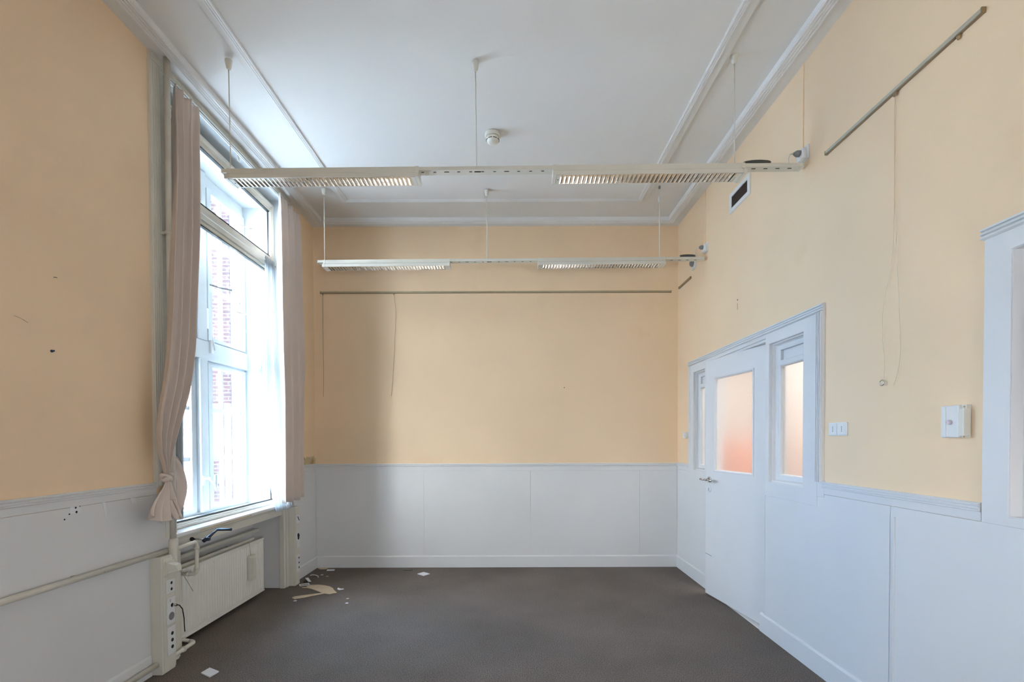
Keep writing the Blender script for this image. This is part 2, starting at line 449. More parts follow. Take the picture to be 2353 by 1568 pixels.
# espagnolette handle on the lower casement
h = W(MB().lathe((-2.478, 3.878, 1.085), (1,0,0), [(.017,0),(.017,.006),(.012,.009)]).box(-2.478,-2.470,3.863,3.893,1.045,1.125,.002), 'handle_plate', M['cream'])
mb = MB().tube([(-2.472,3.878,1.10),(-2.43,3.882,1.10)], .009, 10).tube([(-2.43,3.876,1.105),(-2.425,3.93,1.06),(-2.425,3.955,1.00)], [.011,.010,.008], 10)
W(mb, 'lever', M['cream'], h)
W(MB().box(-2.51,-2.495,4.085,4.093,1.0,1.12), 'pull', M['chrome'])
# window stays and hinges seen through the glass
for (y, z, y2) in ((4.50,3.37,4.36),(4.47,2.57,4.33),(4.14,2.70,4.03)):
    mb = MB().tube([(-2.50,y2,z),(-2.44,(y+y2)/2,z-.012),(-2.39,y,z-.01)], .006, 8).lathe((-2.39,y,z-.022),(0,0,1),[(.012,0),(.012,.02)],12)
    W(mb, 'window_stay', M['greyp'] if y == 4.14 else M['chrome'])
W(MB().box(-2.38,-2.36,4.583,4.597,2.0,2.11).tube([(-2.37,4.58,1.98),(-2.37,4.58,2.14)], .007, 8), 'hinge', M['chrome'])
W(MB().box(-2.505,-2.485,4.02,4.05,2.13,2.24,.003).tube([(-2.485,4.04,2.26),(-2.475,4.05,2.16)], .005, 8), 'latch', M['gloss'])
W(MB().box(-2.525,-2.505,3.98,4.02,2.33,2.50,.004), 'bolt_cover', M['gloss'])

# window board and radiator cover under it
struct(MB().box(-2.30, -2.135, 3.05, 4.66, .786, .811).build('trim_11', M['gloss'], bevel=.004))
struct(MB().box(-2.200, -2.178, 3.12, 4.60, .70, .786).box(-2.2, -2.172, 3.12, 4.6, .757, .765).build('trim_12', M['cream'], bevel=.003))
struct(MB().box(-2.1345,-2.1325, 3.30, 3.95, .789,.797).build('trim_13', M['ply']))
# niche lining: back, sides, corner posts
struct(MB().box(-2.66, -2.46, 3.12, 4.60, 0, .80).build('trim_14', M['white']))
struct(MB().box(-2.46, -2.168, 4.582, 4.5995, 0, .70).box(-2.46, -2.168, 3.1205, 3.135, 0, .70).build('trim_15', M['white'], bevel=.002))
struct(MB().box(-2.205, -2.160, 4.565, 4.595, 0, .785).box(-2.190,-2.150,4.600,4.640,0,.785).build('trim_16', M['cream'], bevel=.003))
struct(MB().box(-2.215, -2.160, 3.10, 3.125, 0, .785).box(-2.20, -2.150, 3.055, 3.10, 0, .785).box(-2.225,-2.19,3.13,3.185,0.0,.70).build('trim_17', M['cream'], bevel=.004))
struct(MB().box(-2.45,-2.4,3.14,4.58,.545,.575).box(-2.46,-2.44,3.14,4.58,.62,.626).build('trim_18', M['cream'], bevel=.003))

# architrave round the window (reeded)
mb = MB()
mb.strip(mapL, 'v', 1.13, 3.6895, reed(2.918, .085, .022, 5)).mbox(mapL, 3.003, 3.10, .80, 3.6895, -.001, .008)
mb.strip(mapL, 'u', 2.918, 4.745, reed(3.690, .050, .022, 3))
mb.strip(mapL, 'v', .80, 3.6895, reed(4.66, .085, .022, 5)).mbox(mapL, 4.615, 4.66, .80, 3.6895, -.001, .008)
struct(mb.build('trim_19', M['cream']))

# ------------------------------------------------------------------ window 2, beyond the left edge of the picture, same kind
win2 = struct(empty('window_2', (-2.28, .735, .80)))
def W2p(mb, name, m): return local(mb, win2.location).build(name, m, win2)
W2p(MB().loop_frame(mapL, W2[0], .80, W2[1], 2.0, [(.0003,-.49),(.0003,.001),(.004,.001),(.004,-.49)]), 'reveal_lining', M['sash'])
W2p(MB().grid_panel(mIn, W2[0]+.002, W2[1]-.002, .802, 1.998, 0, .035, [(.92,1.43,.87,1.94)]), 'inner_frame', M['cream'])
W2p(MB().box(-2.29,-2.286,0.92,1.43,.87,1.94), 'pane', M['glass'])
W2p(MB().box(-2.56,-2.51,.87,1.48,1.6,1.7), 'mullion', M['gloss'])
struct(MB().box(-2.30, -2.12, .80, 1.54, .786, .811).build('trim_20', M['gloss']))
mb = MB()
mb.strip(mapL, 'v', 1.152, 2.0, reed(.765, .085, .022, 5)).strip(mapL, 'v', 1.152, 2.0, reed(1.495, .085, .022, 5)).strip(mapL, 'u', .765, 1.58, reed(2.005, .05, .022, 3))
struct(mb.build('trim_21', M['cream']))

# ------------------------------------------------------------------ curtain rail on brackets
t = empty('curtain_rail', (-2.12, 3.1, 3.63)); tag(t, 'white curtain rail on small brackets above the window', 'curtain rail')
def T(mb, name, m, par, **kw):
    r = par
    while r.parent: r = r.parent
    return local(mb, r.location).build(name, m, par, **kw)
T(MB().box(-2.135,-2.112, 3.0, 4.84, 3.640, 3.654).box(-2.126,-2.121,3.0,4.84,3.634,3.640), 'rail', M['plastic'], t)
T(MB().box(-2.1115,-2.1105,3.0,4.84,3.644,3.649), 'slot', M['slate'], t)
for y in (3.10, 3.87, 4.62):
    T(MB().box(-2.160,-2.112,y-.008,y+.008,3.654,3.660).box(-2.160,-2.155,y-.014,y+.014,3.62,3.70), 'bracket', M['plastic'], t)

# ------------------------------------------------------------------ drapes
def sm(a, b, t):
    t = max(0, min(1, t)); t = t*t*(3-2*t); return a + (b-a)*t
def interp(tab, z):
    for i in range(len(tab)-1):
        if tab[i][0] >= z >= tab[i+1][0]:
            f = (tab[i][0]-z)/(tab[i][0]-tab[i+1][0])
            return [tab[i][k] + (tab[i+1][k]-tab[i][k])*f for k in range(1, len(tab[i]))]
    return list(tab[-1][1:]) if z < tab[-1][0] else list(tab[0][1:])

# near drape: hangs in front of the window jamb, gathered and knotted round the heating pipe
tabN = [ # z, yL, yR, x centre, amplitude
 (3.632, 3.045, 3.290, -2.105, .018), (3.50, 3.030, 3.270, -2.095, .026), (3.35, 3.020, 3.250, -2.090, .030),
 (3.05, 3.005, 3.235, -2.080, .030), (2.77, 2.975, 3.215, -2.072, .030), (2.50, 2.950, 3.190, -2.066, .028),
 (2.23, 2.930, 3.165, -2.062, .026), (2.02, 2.905, 3.145, -2.058, .026), (1.84, 2.878, 3.110, -2.056, .026),
 (1.71, 2.850, 3.075, -2.056, .025), (1.57, 2.818, 3.020, -2.058, .024), (1.44, 2.808, 2.965, -2.062, .022),
 (1.335, 2.830, 2.935, -2.068, .018), (1.26, 2.868, 2.925, -2.072, .014), (1.215, 2.885, 2.920, -2.074, .010), (1.18, 2.885, 2.918, -2.074, .008)]
cur = empty('curtain', (-2.075, 3.0, 1.0)); tag(cur, 'rose beige curtain knotted round the white pipe at the near side of the window', 'curtain', 'rose beige curtains at the window')
def drapeN(u, v):
    z = 3.632 + (1.18-3.632)*v
    yl, yr, xc, am = interp(tabN, z)
    ph = 2*PI*3.6*(u**0.92)
    f = math.sin(ph + .5*math.sin(3*v+u*4)) + .22*math.sin(2.1*ph + 1.3 + v*2)
    pin = .5+.5*math.cos(2*PI*8*u)
    top = max(0, 1 - v*14)
    x = xc + am*f*1.05 + top*.010*pin
    y = yl + (yr-yl)*u + am*.35*math.cos(ph+.7)
    return Vector((x, y, z + .008*math.sin(u*11)*top))
T(MB().sheet(drapeN, 150, 110), 'drape', M['drape'], cur, solid=.003, recalc=False)
# knot: wrapped band of cloth
pts = []
for i in range(60):
    a = i/60*2*PI*2.0
    rr = .026 + .006*math.sin(3*a)
    pts.append((-2.076 + .028*math.cos(a)*.8, 2.902 + rr*math.sin(a), 1.185 + .016*math.sin(a*1.5+.6)))
T(MB().tube(pts, [.012+.004*math.sin(i*.7) for i in range(60)], 10), 'knot', M['drape'], cur)
# loop of cloth that bulges behind the pipe
def bulge(u, v):
    z = 1.315 + (.905-1.315)*v
    e = math.sin(PI*min(1, max(0, v))**.85)
    yl = 2.935 + .02*math.sin(PI*v)
    yr = 3.000 + .125*e**.8 + .030*v
    fold = math.sin(u*9 + v*5)*.010 + math.sin(u*19 - v*9)*.005
    x = -2.135 - .030*math.sin(PI*u) + fold + .035*u*(1-.4*v) 
    return Vector((x, yl + (yr-yl)*u, z + .03*(1-u)*(v-.2)))
T(MB().sheet(bulge, 50, 60), 'cloth_loop', M['drape'], cur, solid=.003, recalc=False)
# tail fanning out below the knot
def tail(u, v):
    a = (1-v)
    # top gathered at knot, bottom spread; hem lifted at the left
    yt = 2.885 + .034*u
    yb = 2.700 + .235*u
    zt = 1.185
    zb = .985 - .035*math.sin(PI*min(1,u*1.15))*1.0 - .045*u
    y = sm(yt, yb, v**.9)
    z = zt + (zb-zt)*v
    f = math.sin(2*PI*3.2*u + .8)
    x = -2.068 + .032*v*f*.8 + .012*math.sin(u*27)*v*.5 + .028*v
    return Vector((x, y, z))
T(MB().sheet(tail, 80, 40), 'curtain_tail', M['drape'], cur, solid=.003, recalc=False)
# rolled end of the tail
def roll(u, v):
    a = u*2*PI*1.6
    r = .046*(1 - .45*u) * (1-.25*v)
    yc = 2.915 + .035*(v-.5)
    return Vector((-2.050 + .03*(v-.5) + r*math.cos(a)*.7, yc + r*math.sin(a)*1.0, 1.06 - .125*v - .010*math.cos(a)))
T(MB().sheet(roll, 60, 24), 'rolled_hem', M['drape'], cur, solid=.004, recalc=False)

# far drape, straight
tabF = [(3.634, 4.375, 4.830, -2.095, .014), (3.50, 4.365, 4.835, -2.088, .026), (3.3, 4.352, 4.822, -2.085, .030), (3.0, 4.342, 4.800, -2.082, .033),
        (2.6, 4.336, 4.795, -2.080, .034), (2.2, 4.345, 4.795, -2.080, .034), (1.8, 4.362, 4.795, -2.080, .036), (1.2, 4.362, 4.790, -2.078, .038), (.832, 4.355, 4.785, -2.078, .040)]
cf = empty('curtain', (-2.075, 4.6, .83)); tag(cf, 'rose beige curtain hanging straight at the window side nearest the back wall', 'curtain', 'rose beige curtains at the window')
def drapeF(u, v):
    z = 3.634 + (.832-3.634)*v
    yl, yr, xc, am = interp(tabF, z)
    k = 3.6 - .7*min(1, v*1.6)
    ph = 2*PI*k*u
    top = max(0, 1 - v*16)
    f = math.sin(ph + 1.2 + .4*math.sin(5*v)) + .18*math.sin(2*ph + .4 + 2*v)
    x = xc + am*f*1.0 + top*.010*math.cos(2*PI*9*u)
    y = yl + (yr-yl)*u + am*.35*math.cos(ph+1.4)
    return Vector((x, y, z + (.012 if (u > .86) else 0)*v))
T(MB().sheet(drapeF, 170, 60), 'drape', M['drape'], cf, solid=.003, recalc=False)
T(MB().sheet(lambda u, v: drapeF(u*.97+.01, .965+.035*v) + Vector((.0035, 0, 0)), 120, 3), 'hem', M['drape'], cf, recalc=False)

# voile
def voile(tab, k, ph0, zt, zb, nu=120, am=.012):
    def f(u, v):
        z = zt + (zb-zt)*v
        yl, yr, xc = interp(tab, z)
        ph = 2*PI*k*u + ph0 + .6*math.sin(3*v)
        return Vector((xc + am*math.sin(ph)*(.5+.5*v) + .005*math.sin(2.3*ph), yl+(yr-yl)*u + .3*am*math.cos(ph), z))
    return MB().sheet(f, nu, 40)
sf = empty('sheer_curtain', (-2.2, 4.45, .80)); tag(sf, 'thin white voile curtain bunched at the far side of the window, brushing the sill', 'curtain', 'white voile curtains')
T(voile([(3.055,4.40,4.55,-2.222),(2.6,4.33,4.56,-2.205),(2.2,4.27,4.56,-2.195),(1.45,4.22,4.60,-2.185),(.80,4.30,4.66,-2.120),(.745,4.31,4.665,-2.108)], 7, .3, 3.055, .765), 'voile', M['sheer'], sf, recalc=False)
T(voile([(3.075,4.395,4.555,-2.221),(3.02,4.395,4.555,-2.221)], 11, .3, 3.078, 3.018, 90, .006), 'heading_tape', M['sheer'], sf, recalc=False)
sn = empty('sheer_curtain', (-2.2, 3.3, .85)); tag(sn, 'thin white voile curtain half hidden behind the knotted curtain', 'curtain', 'white voile curtains')
T(voile([(3.055,3.20,3.455,-2.222),(2.9,3.20,3.425,-2.21),(2.6,3.18,3.345,-2.20),(2.3,3.16,3.305,-2.195),(2.05,3.14,3.262,-2.19),(1.6,3.12,3.20,-2.18),(.9,3.12,3.17,-2.17)], 8, 1.3, 3.055, .90), 'voile', M['sheer'], sn, recalc=False)
T(voile([(3.075,3.195,3.46,-2.221),(3.02,3.195,3.455,-2.221)], 13, .3, 3.078, 3.018, 90, .006), 'heading_tape', M['sheer'], sn, recalc=False)

# ------------------------------------------------------------------ heating pipes
def arc(c, r, a0, a1, e1, e2, n=6):
    c = Vector(c); e1 = Vector(e1); e2 = Vector(e2)
    return [c + (e1*math.cos(a0+(a1-a0)*i/n) + e2*math.sin(a0+(a1-a0)*i/n))*r for i in range(n+1)]
pp = empty('heating_pipe', (-2.10, 2.985, 0)); tag(pp, 'cream painted riser pipe from ceiling to floor at the near window side', 'pipe')
T(MB().tube([(-2.10,2.992,3.742),(-2.10,2.990,2.0),(-2.10,2.985,.80)], .0175, 16), 'riser', M['pipe'], pp)
T(MB().tube([(-2.10,2.985,.80),(-2.10,2.985,.785),(-2.10,2.985,.66),(-2.10,2.985,.645)], [.019,.025,.025,.019], 16)
  .tube([(-2.10,2.985,.60),(-2.10,2.985,.62)], [.021,.021], 16), 'tee', M['pipe'], pp)
T(MB().tube([(-2.12,2.998,.65),(-2.12,2.998,.03),(-2.12,2.998,.003)], .0155, 16), 'lower_riser', M['pipe'], pp)
T(MB().tube([(-2.10,2.99,2.67),(-2.10,2.99,2.69)], [.022,.022], 16).box(-2.166,-2.11,2.983,2.996,2.672,2.688), 'pipe_clip', M['pipe'], pp)
pth = [(-2.10,2.995,.728),(-2.10,3.17,.733)] + arc((-2.10,3.178,.705),.028, PI/2, 0, (0,1,0),(0,0,1)) + [(-2.10,3.206,.545)] + \
      arc((-2.128,3.206,.545),.028, 0, -PI/2, (1,0,0),(0,0,1)) + [(-2.245,3.206,.517)]
T(MB().tube(pth, .0125, 14).tube([(-2.10,3.206,.70),(-2.10,3.206,.685)], .017, 14).tube([(-2.10,3.206,.565),(-2.10,3.206,.548)], .017, 14).tube([(-2.152,3.206,.517),(-2.168,3.206,.517)], .017, 14), 'branch', M['pipe'], pp)
pth = [(-2.245,3.215,.075),(-2.16,3.215,.062)] + arc((-2.16,3.175,.062),.04, PI/2, 0, (1,0,0),(0,1,0)) + [(-2.120,3.06,.060),(-2.120,3.00,.060)]
T(MB().tube(pth, .0135, 14).tube([(-2.12,3.10,.06),(-2.12,3.085,.06)], .018, 14), 'return_bend', M['pipe'], pp)
o = MB().tube([(-2.128,2.975,.724),(-2.130,1.9,.733),(-2.130,YF+.02,.745)], .0155, 16).build('heating_pipe', M['pipe'])
tag(o, 'cream painted horizontal pipe running along the left wall at knee height', 'pipe')
for y in (2.36, 1.2): MB().box(XL+.005, -2.13, y-.008, y+.008, .722, .742).build('pipe_clip', M['pipe'], o)
o = MB().tube([(-2.128,2.872,.062),(-2.128,YF+.02,.062)], .0165, 16).build('heating_pipe', M['pipe'])
tag(o, 'cream painted horizontal pipe low down in front of the left baseboard', 'pipe')

# ------------------------------------------------------------------ radiator
rad = empty('radiator', (-2.25, 3.15, .045)); tag(rad, 'white ribbed panel radiator in the niche under the window', 'radiator')
mb = MB().box(-2.262, -2.254, 3.15, 4.366, .048, .528)
n = 37
for i in range(n):
    y = 3.15 + .022 + (i+.5)*(1.216-.044)/n
    bm = mb.bm
    w = .0105
    pr = [(y-w, -2.254), (y-w*.55, -2.2475), (y+w*.55, -2.2475), (y+w, -2.254)]
    lo = [bm.verts.new((x, yy, .088)) for yy, x in pr]; hi = [bm.verts.new((x, yy, .488)) for yy, x in pr]
    lo2 = bm.verts.new((-2.254, y, .074)); hi2 = bm.verts.new((-2.254, y, .502))
    for q in range(3):
        f = bm.faces.new([lo[q], lo[q+1], hi[q+1], hi[q]])
    for a, b2, c in ((0,1,0),(1,2,0),(2,3,0)):
        bm.faces.new([lo2, lo[b2], lo[a]]); bm.faces.new([hi2, hi[a], hi[b2]])
mb.box(-2.256,-2.2475,3.15,4.366,.048,.062).box(-2.256,-2.2475,3.15,4.366,.514,.528)
T(mb, 'front_panel', M['rad'], rad)
T(MB().box(-2.345,-2.337,3.15,4.366,.048,.528), 'rear_panel', M['rad'], rad)
for y in (3.151, 4.359): T(MB().box(-2.337,-2.262,y,y+.006,.06,.52), 'side_cover', M['rad'], rad)
mbg = MB().box(-2.337,-2.262,3.16,4.356,.505,.509)
for i in range(60): mbg.box(-2.336,-2.263,3.165+i*.0198,3.168+i*.0198,.10,.505)
T(mbg, 'convector_fins', M['rad'], rad)
for y in (3.35, 4.14): T(MB().box(-2.46,-2.345,y,y+.03,.10,.50), 'wall_bracket', M['rad'], rad)
t = empty('humidifier', (-2.22, 4.12, .23)); tag(t, 'small beige water holder hooked on the front of the radiator', 'humidifier')
T(MB().box(-2.2465,-2.205,4.085,4.150,.215,.425,.006), 'container', M['ivory'], t)
T(MB().box(-2.2035,-2.2025,4.095,4.140,.225,.405).box(-2.24,-2.21,4.092,4.143,.4255,.4265), 'label_strip', M['cream'], t)
T(MB().tube([(-2.235,4.117,.424),(-2.240,4.117,.47),(-2.245,4.117,.532),(-2.262,4.117,.540),(-2.266,4.117,.51)], .0018, 6), 'hook', M['chrome'], t)
# small radiator valve end near the niche side
t = MB().tube([(-2.36,4.40,.075),(-2.36,4.50,.075)], .011, 10).lathe((-2.36,4.50,.075),(0,1,0),[(.018,0),(.020,.015),(.012,.03)],12).tube([(-2.36,4.36,.075),(-2.36,4.41,.075)],.008,8).build('valve_stub', M['chrome'], rad)
t.location = -rad.location

# awning / window crank
t = empty('crank_handle', (-2.17, 3.265, .735)); tag(t, 'blue-black folding crank handle sticking out under the window board', 'crank')
T(MB().lathe((-2.178,3.268,.738),(1,0,0),[(.013,0),(.013,.012),(.009,.016)],14), 'socket', M['dark'], t)
T(MB().tube([(-2.17,3.268,.738),(-2.083,3.275,.735)], .0055, 10), 'shaft', M['chrome'], t)
T(MB().tube([(-2.090,3.262,.724),(-2.080,3.29,.738),(-2.078,3.345,.760),(-2.075,3.392,.778)], [.012,.014,.009,.008], 12).lathe((-2.075,3.282,.735),(1,0,0),[(.013,-.012),(.014,0),(.011,.016)],14), 'crank_arm', M['blue'], t)
T(MB().tube([(-2.080,3.395,.779),(-1.995,3.400,.778),(-1.98,3.40,.778)], [.009,.009,.0105], 12), 'grip', M['blue'], t)

# ------------------------------------------------------------------ trunking posts with sockets
def trunk(y0, y1, top, label):
    t = empty('cable_duct', (-2.13, (y0+y1)/2, 0)); tag(t, label, 'cable duct', 'cream cable ducts flanking the window')
    T(MB().box(-2.160,-2.094,y0,y1,0,top,.002), 'duct_body', M['cream'], t)
    T(MB().box(-2.0945,-2.0895,y0+.014,y1-.003,0.004,top-.012,.001), 'duct_lid', M['cream'], t)
    return t
trunk(2.868, 2.978, .708, 'tall cream cable duct at the near side of the radiator niche')
trunk(4.645, 4.735, .765, 'tall cream cable duct at the far side of the radiator niche')
XF = -2.0893
def plate(y0, y1, z0, z1, name, label, cat, group, m='plastic', dep=.009):
    t = empty(name, (XF, (y0+y1)/2, z0)); tag(t, label, cat, group)
    T(MB().box(XF, XF+dep, y0, y1, z0, z1, .003), 'cover_plate', M[m], t)
    return t
def holes(t, spots, r=.011, dep=.009, m='dark'):
    for (y, z) in spots:
        T(MB().lathe((XF+dep-.001, y, z), (1,0,0), [(r,0),(r,.0016),(r*.7,.0018)], 16), 'socket_hole', M[m], t)
G1 = 'socket plates on the cable ducts'
t = plate(2.893,2.972,.585,.675,'junction_box','cream junction box with a slanted hood and loose wires, topmost on the near cable duct','junction box',None,'ivory')
mb = MB(); bm = mb.bm
v = [bm.verts.new(p) for p in ((XF+.009,2.90,.665),(XF+.009,2.965,.665),(XF+.009,2.965,.60),(XF+.009,2.90,.60),(XF+.05,2.915,.650),(XF+.05,2.965,.650),(XF+.055,2.965,.610),(XF+.055,2.93,.610))]
for q in ((0,3,2,1),(4,5,6,7),(0,1,5,4),(1,2,6,5),(2,3,7,6),(3,0,4,7)): bm.faces.new([v[i] for i in q])
T(mb, 'hood', M['ivory'], t, bevel=.002)
tw = []
for i in range(90):
    s = i/89
    rr = .006*(1-.3*s)*math.sin(PI*min(1,s*6+.15))
    tw.append((-2.038+.008*s+rr*math.cos(i*1.05), 2.955+.105*s, .615-.170*s+rr*math.sin(i*1.05)))
o = MB().tube(tw, .0016, 6).build('loose_wire', M['twist']); tag(o, 'twisted pinkish bell wire dangling from the junction box hood', 'wire')
t = plate(2.897,2.968,.478,.560,'wall_socket','double socket plate with two dark round openings on the near cable duct','socket',G1)
holes(t, [(2.937,.538),(2.937,.500)], .009)
t = plate(2.900,2.968,.288,.452,'wall_socket','long plate with a plugged cable and a big open hole on the near cable duct','socket',G1)
holes(t, [(2.934,.335)], .024, m='greyp'); holes(t, [(2.940,.400)], .012)
for zz in (.432,.438,.426):
    T(MB().lathe((XF+.0085,2.925+.01*((zz*1000)%3),zz),(1,0,0),[(.0022,0),(.0022,.0012)],8), 'screw_hole', M['dark'], t)
cb = empty('aerial_cable', (-2.06,2.94,.40)); tag(cb, 'black aerial cable plugged into the near duct, its end hanging down', 'cable')
T(MB().tube([(-2.079,2.940,.400),(-2.052,2.940,.400)], [.009,.007], 10), 'plug', M['chrome'], cb)
T(MB().tube([(-2.055,2.940,.400),(-2.045,2.952,.395),(-2.04,2.972,.365),(-2.045,2.993,.30),(-2.05,3.003,.245),(-2.05,3.006,.21)], .0032, 8), 'cord', M['black'], cb)
t = plate(2.903,2.968,.100,.272,'wall_socket','triple socket plate lowest on the near cable duct','socket',G1)
holes(t, [(2.938,.228),(2.938,.187),(2.938,.146)], .011)
t = plate(4.655,4.725,.600,.688,'wall_switch','white plate with a dark diagonal slit, topmost on the far cable duct','switch',None)
T(MB().tube([(XF+.0095,4.680,.668),(XF+.0095,4.712,.626)], .004, 6), 'slit', M['dark'], t)
t = plate(4.657,4.723,.365,.520,'wall_socket','tall plate with a broken dark opening in the middle of the far cable duct','socket',G1)
holes(t, [(4.690,.485),(4.694,.460)], .020); holes(t, [(4.705,.478)], .014)
t = plate(4.657,4.723,.125,.290,'wall_socket','triple socket plate lowest on the far cable duct','socket',G1)
holes(t, [(4.700,.262),(4.700,.215),(4.700,.168)], .010)

# ------------------------------------------------------------------ door set on the right
mb = MB()
mb.grid_panel(mapR, 2.88, 4.915, 0.0, 2.150, .0005, .010, [DO, SN, SF, (2.88,DO[0],0,1.0), (DO[1],4.915,0,1.0)])
mb.mbox(mapR, 2.815, 2.879, 1.06, 1.158, .0005, .010).mbox(mapR, 4.916, 4.98, 1.06, 1.158, .0005, .010)
struct(mb.build('trim_22', M['white'], bevel=.0015))
mb = MB()
mb.strip(mapR, 'v', 1.150, 2.1495, [(2.826,-.001)]+[(t, h) for t, h in reed(2.826,.058,.026,4)[1:-1]]+[(2.884,-.001)])
mb.strip(mapR, 'u', 2.8245, 4.967, reed(2.150,.045,.026,3))
mb.strip(mapR, 'v', 1.150, 2.1495, reed(4.915,.050,.018,2))
struct(mb.build('trim_23', M['white']))
# white linings of the openings
mb = MB()
for (a, b, c, d) in (DO, SN, SF, W3): mb.loop_frame(mapR, a, c, b, d, [(.0001,-.119),(.0001,.0095),(.003,.0095),(.003,-.119)])
struct(mb.build('trim_25', M['white']))
# door frame rebate
mb = MB()
mb.box(1.832, 1.945, 3.4705, 3.492, 0, 2.124).box(1.832, 1.945, 4.478, 4.4995, 0, 2.124).box(1.832, 1.945, 3.4705, 4.4995, 2.104, 2.1245)
mb.box(1.905, 1.945, 3.49, 3.51, 0, 2.104).box(1.905, 1.945, 4.46, 4.48, 0, 2.104).box(1.905, 1.945, 3.49, 4.48, 2.085, 2.104)
struct(mb.build('trim_24', M['white']))
# side lights
def sidelight(name, S, glass):
    a, b, c, d = S
    r = struct(empty(name, (1.87, (a+b)/2, c)))
    def P(mb, n, m, **kw): return local(mb, r.location).build(n, m, r, **kw)
    mR = lambda u, v, w: Vector((1.89 - w, u, v))
    P(MB().grid_panel(mR, a+.001, b-.001, c+.001, d-.001, -.02, .022, [glass, (glass[0]+.008, glass[1]-.004, d-.125, d-.055)]), 'sash', M['white'], bevel=.003)
    P(MB().box(1.888, 1.90, glass[0]+.004, glass[1], d-.13, d-.05), 'top_panel', M['white'])
    P(MB().loop_frame(mR, a, c, b, d, [(0,.02),(0,.050),(.012,.050),(.016,.030),(.022,.022),(.022,.02)]), 'stop_bead', M['white'])
    P(MB().loop_frame(mR, glass[0], glass[2], glass[1], glass[3], [(0,.0),(0,.027),(.006,.022),(.010,.010),(.010,.0)]), 'glazing_bead', M['white'])
    P(MB().box(1.886, 1.890, glass[0]+.001, glass[1]-.001, glass[2]+.001, glass[3]-.001), 'pane', M['frost'])
    return r
sidelight('window_3', SN, (3.062, 3.370, 1.150, 1.915))
sidelight('window_4', SF, (4.600, 4.790, 1.150, 1.915))
# the door leaf, ajar
hx, hy = 1.875, 3.555
fx, fy = 1.752, 4.366
hx, hy = 1.868, 3.560
L = math.hypot(fx-hx, fy-hy); ang = math.atan2(-(fx-hx), fy-hy)
door = struct(empty('door_1', (hx, hy, 0.0), (0, 0, ang)))
mD = lambda u, v, w: Vector((-w, u, v))                # local: u along leaf, w towards the room
def Dp(mb, n, m, par=None, **kw): return mb.build(n, m, par or door, **kw)
g = (.145, L-.145, 1.130, 1.935)
Dp(MB().grid_panel(mD, 0, L, .014, 2.102, -.040, 0, [g]), 'leaf', M['white'], bevel=.002)
Dp(MB().loop_frame(mD, g[0], g[2], g[1], g[3], [(-.012,-.002),(-.012,.006),(.0,.008),(.010,-.004),(.010,-.020),(0,-.020)]), 'glazing_bead', M['white'])
Dp(MB().mbox(mD, g[0]+.001, g[1]-.001, g[2]+.001, g[3]-.001, -.020, -.014), 'pane', M['frost'])
hd = empty('door_handle', (0,0,0)); hd.parent = door
def Hp(mb, n, m): return mb.build(n, m, hd)
zc = 1.045; uc = L-.065
Hp(MB().lathe((0,uc,zc),(-1,0,0),[(.026,0),(.026,.007),(.022,.009)],20), 'rose', M['chrome'])
Hp(MB().lathe((0,uc,zc-.085),(-1,0,0),[(.026,0),(.026,.005),(.022,.007)],20), 'key_rose', M['plastic'])
Hp(MB().box(-.0085,-.0068,uc-.004,uc+.004,zc-.10,zc-.072), 'keyhole', M['greyp'])
Hp(MB().tube([(0,uc,zc),(-.040,uc,zc)] + arc((-.040,uc-.012,zc),.012, PI/2, PI, (0,1,0),(-1,0,0),4)[1:] + [(-.052,uc-.07,zc),(-.052,uc-.130,zc-.002)], .0095, 14), 'lever', M['chrome'])
Hp(MB().tube([(-.040,uc+.004,zc+.001),(-.052,uc+.03,zc+.001),(-.054,uc+.062,zc+.001)], .009, 12), 'lever_end', M['chrome'])
Dp(MB().tube([(-.0015,L-.002,.375),(-.0015,L-.08,.372),(-.0015,L-.10,.368)], .0022, 6), 'scratch', M['greyp'])

# window to the corridor at the right edge of the picture
w5 = struct(empty('window_5', (1.87, 1.23, 1.11)))
def P5(mb, n, m, **kw): return local(mb, w5.location).build(n, m, w5, **kw)
mR = lambda u, v, w: Vector((XR - w, u, v))
P5(MB().grid_panel(mR, .62, 1.866, 1.078, 2.165, .0005, .014, [W3]), 'casing', M['white'], bevel=.002)
P5(MB().strip(mR, 'u', .60, 1.872, reed(2.160,.045,.028,3)), 'head_moulding', M['white'])
P5(MB().loop_frame(mR, W3[0]+.001, W3[2]+.001, W3[1]-.001, W3[3]-.001, [(0,-.12),(0,-.035),(.018,-.035),(.018,-.048),(.034,-.048),(.034,-.06),(.044,-.06),(.044,-.12)]), 'stepped_frame', M['white'])
P5(MB().mbox(mR, W3[0]+.04, W3[1]-.04, W3[2]+.04, W3[3]-.04, -.082, -.078), 'pane', M['frost'])

# vertical cable strip in the wainscot joint
o = MB().mbox(mapR, 2.3145, 2.3255, .02, 1.075, .000, .004).mbox(mapR, 2.292, 2.3005, .12, 1.03, .004, .012, .0015).build('cable_strip', M['white'])
tag(o, 'slim white cable strip running up the joint of the right wainscot', 'cable strip')

